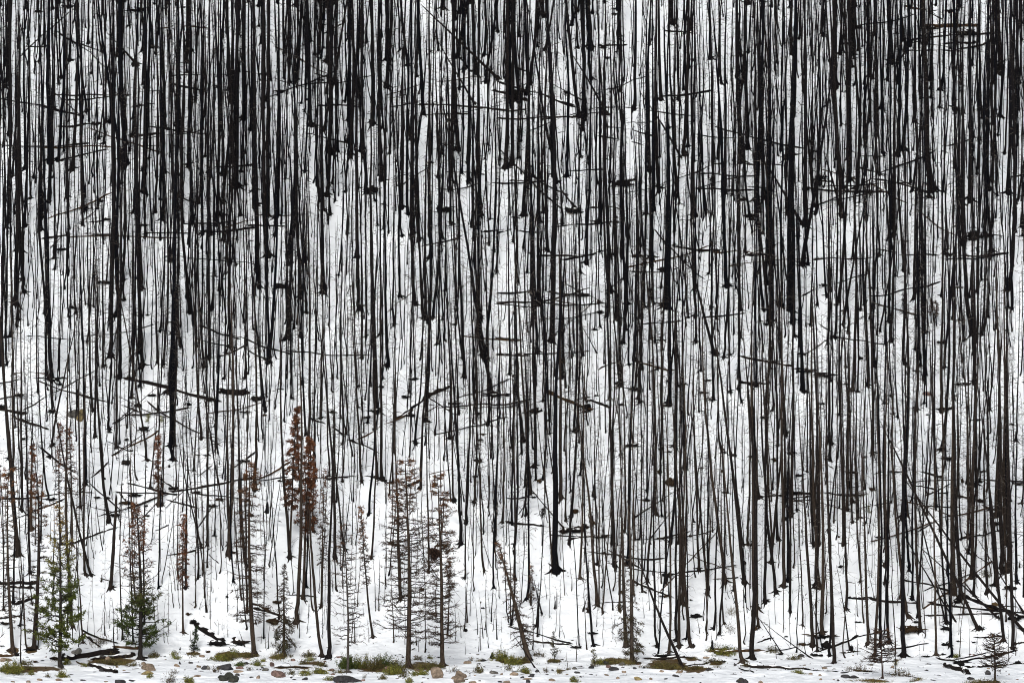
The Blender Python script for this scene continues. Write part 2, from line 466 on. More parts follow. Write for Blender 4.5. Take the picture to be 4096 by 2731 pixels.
 (150,420,152,250,5),(100,890,125,480,7),(75,885,95,480,7),(40,880,45,600,7,1),(10,880,5,560,6,1),(1010,890,1000,680,8),(1090,890,1095,560,8),(800,690,770,330,9),
 (262,785,265,640,4,1),(845,380,845,100,11)],
'Q4': [(45,520,50,0,9),(8,250,8,0,11),(28,890,28,0,17),(130,555,90,0,23),(160,375,160,0,24),(75,290,70,0,18),(218,460,215,0,17),(237,385,240,100,6),
 (258,70,255,0,15),(232,330,235,0,9),(275,335,280,60,5),(335,585,330,0,28),(363,730,355,0,15),(388,880,415,330,19),(405,700,430,200,18),
 (430,145,430,0,20),(455,215,455,0,13),(450,310,450,200,5),(552,590,560,0,10),(545,890,520,100,8),(530,150,515,60,5),(595,130,592,0,4),
 (628,150,630,0,12),(610,820,615,200,5),(668,880,685,0,22),(748,800,738,0,19),(812,215,810,0,12),(765,55,762,0,11),(820,850,830,100,12),
 (850,850,860,250,12),(900,540,905,0,15),(890,600,905,200,11),(960,690,925,0,24),(935,360,935,0,12),(995,700,1005,0,14),(975,410,975,0,16),(1040,470,1038,0,9),
 (1055,880,1075,0,21),(925,880,940,400,9),(1105,880,1110,0,14),(1140,890,1130,0,18),(435,740,450,620,4),(480,890,440,460,5,1),(510,890,470,400,6,1),
 (640,890,560,600,6,1),(705,890,700,300,8),(780,890,790,480,9),(795,880,800,560,6,1),(155,260,150,0,11),(140,450,135,200,6),(120,170,120,0,10),
 (85,890,85,400,5,1),(108,890,112,660,4,1),(210,880,213,650,5,1),(580,880,570,450,6),(1080,250,1080,0,22),(1005,600,1010,100,12),(875,880,870,500,8),
 (660,270,690,100,10),(725,295,728,100,14)],
'Q5': [(45,385,90,0,11),(25,390,20,0,20),(68,365,72,0,7),(90,735,105,400,11),(70,835,75,400,8),(118,815,115,0,13),(195,890,190,0,8),
 (270,255,270,0,15),(290,290,290,0,7),(205,60,205,0,9),(300,545,285,250,8),(315,545,320,0,11),(365,305,363,0,12),(325,240,330,0,9),
 (520,580,510,0,22),(480,890,478,0,22),(770,665,775,0,11),(725,700,740,0,28),(645,855,650,0,20),(680,720,660,200,22),(830,640,838,400,8),(955,490,958,0,9),
 (885,650,880,0,16),(1135,740,1130,0,12),(1000,230,1000,0,15),(985,335,985,0,22),(810,400,812,0,11),(1125,600,1125,0,15),(840,700,845,400,8),
 (690,160,685,0,24),(55,680,50,400,5),(835,410,840,0,13),(600,880,575,480,17),(570,540,572,0,14),(1045,640,1040,200,11),(1070,890,1065,0,18),
 (970,790,985,300,14),(180,535,185,0,5),(415,890,390,100,17),(445,890,430,0,18),(250,890,240,500,7),(555,890,560,300,11),(610,520,618,0,12),(880,890,870,500,20),
 (915,890,915,200,15),(1025,850,1030,400,9),(695,640,697,200,8),(860,880,850,600,7),(800,890,798,640,6),(45,880,40,500,6,1),(1100,520,1090,0,11),(1010,740,1008,300,13)],
'Q6': [(25,740,15,0,14),(20,610,15,0,20),(60,715,45,0,18),(110,740,103,0,10),(155,290,145,0,22),(165,520,155,290,12),(200,830,190,0,12),
 (285,230,288,0,11),(205,275,208,0,7),(240,840,245,0,20),(265,850,262,400,8),(355,710,352,0,30),(390,700,388,0,14),(437,315,438,0,12),(510,690,505,0,16),
 (497,355,500,100,7),(568,635,568,0,24),(605,270,605,0,26),(620,410,618,100,12),(600,790,600,300,20),(685,890,680,100,18),(645,790,660,300,8),
 (780,840,740,0,18),(800,830,790,400,15),(830,500,832,0,28),(840,650,840,400,12),(865,475,868,0,14),(910,195,912,0,14),(965,700,965,0,30),
 (1000,690,1000,0,16),(1030,880,1030,300,30),(1055,885,1052,300,22),(1065,600,1070,0,11),(1095,205,1100,0,14),(1135,620,1138,0,14),(540,350,545,100,5),(1088,435,1090,200,6),
 (725,580,728,200,12),(1040,640,1040,0,17),(480,690,460,250,9),(330,890,260,350,13),(150,880,148,560,5,1),(285,700,280,560,5),(450,890,440,560,7),
 (900,890,905,500,8),(940,880,915,500,10),(1128,700,1130,400,6),(1100,890,1102,300,9),(790,160,790,0,9),(415,890,410,300,11)],
'B1': [(5,760,5,0,28),(45,760,40,200,17),(105,360,105,0,34),(70,570,65,0,20),(155,280,150,0,22),(245,320,245,0,10),(335,855,320,400,32),
 (250,940,240,500,13),(310,830,300,300,17),(395,890,400,300,13),(345,1070,340,850,17),(380,800,375,300,11),(450,800,460,300,8),(365,990,365,600,9),
 (510,980,500,600,13),(320,925,318,600,9),(610,1065,605,0,17),(575,610,575,0,14),(730,705,728,100,32),(725,780,745,600,9),(785,850,790,100,28),
 (765,430,770,0,32),(685,775,680,200,17),(665,660,662,300,9),(650,770,652,400,7),(815,335,820,0,16),(860,175,855,0,11),(865,975,855,0,19),
 (885,430,885,0,18),(935,770,925,0,32),(910,685,912,300,18),(955,735,958,300,8),(1005,785,1010,400,11),(1038,740,1030,200,17),(1058,540,1055,0,17),
 (1110,940,1120,100,26),(1138,560,1140,0,24),(1165,770,1175,100,16),(1210,795,1200,400,10),(1255,420,1245,0,26),(1275,500,1275,0,13),(1240,545,1240,200,8),
 (1270,780,1280,400,11),(1330,510,1335,0,17),(1300,640,1300,200,14),(1380,720,1385,0,28),(1420,175,1420,0,13),(1440,270,1455,50,9),(1470,200,1470,0,13),
 (1520,640,1515,0,22),(1550,690,1552,200,9),(1615,480,1610,0,14),(1615,850,1620,480,15),(1480,850,1485,400,15),(1530,800,1532,300,9),(1640,820,1640,400,11),
 (1752,1060,1680,250,21),(1710,250,1705,0,28),(1745,720,1745,300,9),(1780,740,1785,100,22),(1765,970,1775,500,11),(1355,945,1350,500,12),(500,420,500,0,14),
 (185,500,188,100,9),(430,260,432,0,11),(300,420,300,0,22),(210,590,205,200,8),(545,650,548,200,10),(620,380,618,0,12),(415,590,420,200,8)],
'B2': [(120,740,130,300,28),(165,1045,185,500,10),(235,590,230,0,26),(205,920,210,500,8),(330,320,330,0,26),(375,420,355,100,18),(290,520,292,0,14),
 (270,470,270,0,14),(310,490,308,0,12),(345,890,350,500,14),(470,1110,500,300,13),(485,280,485,0,32),(540,860,545,400,10),(585,170,590,0,13),(580,850,585,300,11),
 (570,720,575,200,9),(635,1215,620,400,11),(710,905,650,100,13),(720,390,715,0,28),(740,720,735,300,20),(760,990,762,500,11),(835,1070,820,0,36),
 (905,770,905,200,26),(950,500,950,0,16),(985,305,980,0,19),(965,590,965,200,9),(995,790,1005,350,8),(1085,360,1085,0,28),(1150,460,1115,0,22),(1090,860,1095,300,13),
 (1050,940,1060,500,13),(1055,690,1060,400,9),(1160,1130,1130,300,19),(1188,340,1190,0,17),(1205,450,1225,0,22),(1235,625,1235,300,14),(1270,750,1235,450,11),
 (1272,460,1275,0,13),(1290,600,1300,0,14),(1360,495,1365,300,11),(1365,400,1365,0,17),(1405,725,1375,150,14),(1420,470,1420,100,7),(1470,470,1470,100,9),
 (1040,95,1045,0,9),(1030,360,1030,150,5),(1520,450,1530,0,26),(1555,735,1590,0,26),(1605,960,1560,700,30),(1610,660,1615,200,9),(1500,1085,1495,600,17),
 (1525,1145,1525,800,9),(1530,700,1525,450,22),(1648,1110,1640,300,13),(1760,600,1735,250,7),(1740,1170,1740,700,13),(1380,1085,1375,600,13),(1225,830,1230,300,9),
 (690,430,695,0,12),(860,560,862,100,18),(640,700,640,300,10),(430,700,435,200,12),(460,600,462,100,11),(100,720,102,300,8),(60,640,62,200,12),(200,700,205,300,9),(800,900,802,400,11)],
'B3': [(180,150,180,0,13),(208,295,205,0,26),(185,540,185,100,12),(205,610,200,300,12),(335,600,330,0,44),(548,700,545,0,17),(530,790,530,500,9),
 (490,600,490,200,10),(600,600,600,400,7),(620,530,620,300,11),(635,240,635,0,8),(640,960,660,500,8),(688,750,690,400,11),(710,440,700,100,22),(725,280,720,0,32),
 (750,480,750,100,9),(795,900,765,0,24),(810,615,805,0,24),(850,760,850,300,14),(885,730,880,100,24),(935,790,915,100,15),(950,380,955,0,22),(1000,590,1000,350,13),
 (1015,355,1010,0,22),(1065,595,1080,0,18),(1075,650,1078,300,11),(1115,1020,1135,0,34),(1100,380,1095,0,44),(1185,335,1185,0,13),(1245,450,1215,200,14),
 (1295,610,1290,0,17),(1290,445,1285,0,22),(1325,800,1330,0,14),(1410,985,1405,550,20),(1395,390,1405,0,17),(1430,460,1432,0,13),(1485,560,1485,250,9),
 (1500,245,1490,0,32),(1575,290,1575,0,9),(1588,400,1585,0,18),(1602,590,1600,300,11),(1525,935,1530,300,14),(1780,480,1745,100,22),(1765,230,1760,0,20),
 (1640,540,1640,200,7),(1690,900,1690,0,20),(1175,900,1178,400,14),(1245,1085,1245,600,12),(890,930,890,500,16),(1040,790,1040,300,13),(330,1120,330,700,12),
 (65,820,60,0,17),(245,680,240,0,24),(410,840,400,300,22),(435,910,435,400,12),(285,1000,283,400,14),(230,1080,225,500,16),(360,830,365,300,14),(940,940,945,500,8),
 (150,640,155,0,8),(480,880,485,500,8),(1800,640,1800,200,11),(1540,560,1542,200,10)],
'B4': [(30,360,30,0,11),(100,405,98,100,22),(120,230,120,0,12),(145,475,150,0,24),(75,590,70,100,11),(222,380,225,0,22),(265,400,270,0,38),(300,570,290,150,17),
 (235,575,235,200,11),(345,690,325,100,17),(352,100,368,0,32),(380,510,370,150,9),(390,100,388,0,18),(515,310,490,0,17),(540,275,545,0,17),(592,345,597,0,24),
 (450,530,445,100,7),(520,620,520,300,18),(655,550,650,0,18),(682,930,685,150,26),(735,400,735,0,14),(730,720,735,400,12),(780,900,780,0,24),(820,260,820,0,17),
 (850,565,850,0,11),(830,385,830,100,14),(900,620,905,0,14),(935,330,940,150,11),(965,175,965,0,11),(1020,140,1015,0,20),(1028,750,1020,300,24),(1060,160,1060,0,12),
 (1100,455,1105,100,12),(1135,765,1130,50,15),(1155,80,1150,0,14),(1190,315,1190,0,8),(1230,640,1215,100,9),(1270,310,1265,0,17),(1345,460,1345,150,17),
 (1388,470,1385,0,13),(1480,560,1470,0,36),(1500,610,1498,0,16),(1535,200,1535,0,13),(1620,175,1620,0,9),(1720,260,1715,0,32),(1738,390,1740,0,18),(1688,360,1680,0,9),
 (1730,640,1730,200,9),(1100,1060,1100,700,24),(715,940,700,400,14),(655,1000,650,500,14),(365,940,355,700,20),(240,890,240,400,11),(325,890,325,400,7),
 (1548,930,1545,400,11),(1605,900,1600,300,11),(1485,880,1480,500,22),(1270,1070,1270,500,24),(1420,600,1420,100,18),(1310,460,1310,100,10)],
'A1': [(120,1500,120,0,26),(150,1010,150,200,22),(240,1380,240,0,24),(300,970,300,0,34),(345,960,345,100,24),(490,1240,490,0,20),(515,670,505,200,16),(535,735,530,200,9),
 (605,310,600,0,12),(565,590,560,200,9),(415,365,415,0,17),(400,600,400,200,9),(165,390,140,150,9),(292,1210,295,600,22),(180,1190,180,500,15),(755,975,760,400,36),
 (860,1145,862,300,32),(975,970,975,500,11),(1030,980,1028,400,12),(1095,1330,1085,900,15),(1045,1390,1045,800,18),(1410,1115,1410,600,34),(870,1410,865,900,17),
 (910,1390,912,900,13),(630,185,630,0,11),(1340,815,1330,400,9),(1455,715,1450,200,34),(1495,780,1495,300,15),(1525,1140,1525,300,24),(1600,1530,1600,300,32),
 (685,1540,680,0,21),(1130,1000,1130,0,28),(1210,1400,1210,300,22),(1050,1170,1050,0,24),(930,1270,930,300,18),(1400,600,1400,0,22),(30,520,25,0,24),(70,1060,72,300,16),(1260,1400,1258,700,24)],
'A2': [(365,755,365,300,28),(440,290,440,0,11),(480,910,470,300,32),(825,360,825,0,32),(1245,900,1245,500,30),(1215,735,1215,300,24),(255,1410,240,700,25),(330,455,325,100,9),
 (1350,440,1320,0,28),(1555,520,1550,100,15),(1605,600,1605,0,28),(30,1240,30,0,32),(100,1290,95,0,30),(640,1540,640,400,26),(785,1080,785,0,26),(730,740,730,200,28),
 (970,1410,970,500,30),(1375,1280,1375,400,30),(1080,1540,1080,900,28),(600,930,598,300,26),(460,1170,460,500,24),(1010,1440,1005,900,22),(1200,1340,1205,600,18),(160,1300,160,300,26),
 (1560,990,1555,500,26),(700,1150,695,700,26)],
'A3': [(320,1055,300,0,25),(395,1055,385,500,20),(285,1500,280,900,22),(490,770,490,0,22),(480,940,480,500,13),(1065,600,1065,0,15),(1165,1290,1165,0,28),(960,600,960,0,24),
 (905,1550,900,500,30),(1440,970,1430,200,32),(1340,1160,1335,200,24),(30,1010,30,300,30),(140,1290,140,500,26),(590,1330,590,500,24),(730,1540,730,600,28),(70,560,70,0,20),
 (160,560,160,0,24),(540,290,535,0,34),(240,1330,240,800,18),(1100,920,1095,200,26),(1530,1290,1525,500,26),(1600,1560,1600,500,26)],
'A4': [(740,900,735,300,10),(890,930,880,400,28),(240,940,240,100,36),(335,1350,330,0,32),(800,920,800,300,20),(1090,1130,1090,500,42),(1320,1200,1320,400,34),(1430,1130,1430,600,28),
 (985,725,980,300,24),(850,1500,855,900,20),(40,1200,40,300,28),(95,1180,95,400,26),(520,520,515,0,34),(600,1080,600,200,26),(845,380,840,0,34),(640,1150,640,300,24),(550,1290,520,700,26),
 (1550,1160,1545,500,28),(1140,540,1140,0,20),(1500,700,1500,100,22),(780,1530,775,900,16),(1270,690,1265,200,10)],
}
# dead trees hung up and leaning across the others: foot -> tip, width, twigginess
LEANERS = {
'P4': [(1140,805,830,60,22,2.2),(165,795,20,570,9,.5)],
'P5': [(860,730,490,455,8,.3),(670,700,500,440,9,.4)],
'P6': [(848,545,175,-870,21,1.4),(1149,555,350,-480,20,.6),(980,470,440,-10,13,.8),(1149,435,840,-60,12,.6),(700,490,480,0,9,.4)],
'P3': [(1120,350,870,-40,11,.4)],
'Q4': [(355,775,60,430,10,.3),(820,705,1149,490,10,.4),(930,835,1149,560,9,.5)],
'Q2': [(205,895,50,150,12,.6)],
'B1': [(750,1145,1060,880,8,.4),(745,1355,1030,1160,9,.4)],
'B3': [(1415,690,1215,0,22,.9),(640,680,500,420,7,.5)],
'B4': [(1100,430,840,350,9,1.2)],
'A2': [(1480,470,1020,20,18,1.4),(1340,620,1080,180,12,.8)],
'A3': [(640,680,430,320,15,.8),(1080,940,830,540,13,.8),(470,1260,350,1110,13,1)],
'A4': [(325,1345,90,960,18,1.2),(560,1300,440,900,16,.8)],
'A1': [(820,390,630,190,14,.8),(480,690,250,480,8,.6)],
}
# fallen logs lying on the snow: end, end, width
LOGS = {
'P1': [(380,430,0,440,44),(350,480,120,475,30),(400,590,210,660,34),(230,800,0,830,22),(970,1010,1130,1140,28),(960,975,1330,1110,17),
 (870,1290,1320,1235,70),(610,1300,870,1290,52),(1080,1300,1520,1265,40),(1020,1370,1330,1450,48),(880,1330,980,1360,18),(1190,380,1330,410,9),(1320,1160,1590,1175,34),(0,1265,140,1260,36)],
'P2': [(0,100,270,60,18),(440,90,540,180,8),(310,920,600,1100,60),(1000,725,1240,790,34),(1240,1385,1540,1390,16),(1370,560,1650,575,14),(730,1105,860,1120,50)],
'P4': [(0,530,385,635,9),(160,625,375,645,12),(595,372,730,370,6),(800,230,1050,330,14),(790,145,1149,195,8),(900,740,1149,730,16)],
'P5': [(0,175,355,130,9),(15,35,340,160,5),(240,215,360,210,8),(205,690,520,685,15),(30,790,290,758,10),(440,785,820,805,17),(820,805,1025,822,8),
 (515,630,590,605,9),(930,685,1149,600,14),(560,690,770,660,6),(390,800,480,825,9),(830,580,1000,590,12)],
'P6': [(0,340,98,347,16),(150,350,440,375,15),(375,230,670,295,14),(520,458,970,445,13),(540,380,1149,440,13),(750,330,1149,470,24),(0,610,200,565,10),
 (310,672,500,640,10),(840,600,1000,590,12),(700,770,1090,685,16),(590,740,780,762,10),(630,785,770,835,34),(780,795,900,790,16),(1000,782,1149,770,11),(40,815,560,880,9),
 (60,690,-30,700,12),(1090,640,1149,632,14),(760,240,820,320,10),(670,750,900,700,7)],
'Q1': [(30,588,600,545,12),(5,755,400,600,8),(560,845,750,780,12),(540,520,700,360,9),(390,890,560,845,11),(745,300,1030,150,9),(715,215,980,335,5),(860,490,1149,560,12),
 (770,85,890,5,8),(785,545,1149,552,8),(850,640,1149,530,8),(945,700,1050,590,6),(1040,790,1100,760,8),(90,50,310,130,17),(800,570,850,620,14)],
'Q2': [(0,545,540,455,16),(540,475,775,350,10),(590,465,770,440,8),(925,450,1149,445,9),(920,65,1130,165,9),(410,385,545,290,11),(0,600,160,640,10),(150,545,430,580,8),(190,765,290,620,8)],
'Q3': [(0,445,235,447,9),(70,205,230,270,9),(130,195,470,10,12),(600,420,720,395,7),(455,500,510,478,20)],
'Q4': [(0,745,205,765,15),(0,585,115,575,10),(345,810,490,785,34),(280,825,460,835,9),(400,850,640,825,12),(60,680,115,610,6),(520,700,545,755,22)],
'Q5': [(540,580,1149,575,8),(680,610,1000,600,6),(690,545,980,548,9)],
'Q6': [(160,872,940,650,9),(470,800,700,700,7),(700,855,1000,790,9),(400,490,1149,485,9),(720,572,860,605,20),(100,640,270,612,8),(0,568,95,560,10),(430,500,560,525,10)],
'B1': [(840,855,1440,1000,24),(1470,945,1620,955,38),(200,570,440,590,6),(580,570,1130,480,6),(0,890,420,855,8),(1180,40,1680,95,6),(100,820,300,825,6),(820,1090,1240,1045,10),(0,985,150,960,10),
 (0,1060,160,1085,20)],
'B2': [(255,670,800,690,7),(1410,570,1780,600,8),(960,1120,1180,965,16),(1175,970,1310,910,26),(1180,980,1330,1075,9),(410,1120,610,1220,12),(670,1265,830,1330,12),(1515,1045,1790,1015,6),(1560,955,1690,960,14),
 (930,390,1060,290,6),(1650,355,1816,352,10),(1650,695,1816,700,12),(1640,590,1700,600,10)],
'B3': [(0,350,680,355,9),(0,295,580,302,9),(0,690,570,672,7),(320,945,600,1060,24),(560,990,705,1035,18),(0,585,120,595,12),(970,490,1180,475,10),(180,485,660,410,6),(1610,712,1816,745,14),
 (980,810,1040,790,10),(660,785,760,745,9),(1600,880,1740,885,16),(1010,600,1070,596,9),(880,145,1050,150,9)],
'B4': [(840,360,1100,430,9),(0,715,270,770,14),(1030,35,1230,38,7),(1300,62,1690,28,9),(320,790,430,800,16),(450,820,570,830,18),(1280,1060,1340,1050,24)],
'A1': [(260,640,480,695,13),(0,590,300,645,9),(360,760,590,745,12),(0,870,520,860,8),(250,885,640,880,9),(270,1435,1110,1405,8),(1270,1385,1510,1365,12),(510,600,770,570,8),(810,640,900,625,11),
 (380,600,520,598,8),(370,960,620,900,10),(1100,1340,1400,1320,7),(155,283,265,283,7),(960,180,1220,175,7),(1050,455,1400,460,9),(1300,1000,1510,990,11),(1040,510,1200,545,12),(540,1330,650,1315,8),(800,820,970,800,14)],
'A2': [(420,635,620,640,12),(1020,630,1640,660,11),(1460,545,1643,600,16),(340,800,600,860,7),(1560,1080,1643,1085,8),(1410,1390,1643,1392,9),(450,200,560,140,8),(860,640,1000,610,9),(1040,690,1300,685,9),(1180,1030,1400,1045,8),(0,1350,200,1355,10),
 (1040,1470,1250,1420,8)],
'A3': [(0,500,440,640,14),(0,712,440,705,10),(0,1392,220,1395,9),(600,820,840,870,7),(330,1360,700,1330,9),(980,580,1250,550,11),(1180,1130,1500,1140,10),(1060,1480,1300,1500,12),(230,1530,560,1525,10),(1280,1515,1600,1530,10),(680,1110,800,1080,18),(560,1245,720,1250,8),
 (1140,200,1000,190,9),(600,280,740,275,11),(410,1020,600,1015,6)],
'A4': [(1040,170,1360,160,24),(980,240,1480,200,12),(940,305,1220,310,8),(660,1010,1060,1155,11),(760,1075,1080,1150,11),(340,1125,830,1150,11),(400,1080,480,1090,12),(920,1525,1110,1525,7),(1280,1530,1530,1515,9),(1310,1395,1500,1410,7),(0,985,200,990,8),
 (1570,1060,1640,1045,9),(0,1120,80,1125,7),(1180,265,1350,260,12),(1250,1210,1300,1230,12),(0,1530,140,1525,14),(660,935,800,935,6),(1040,60,940,40,8)],
}
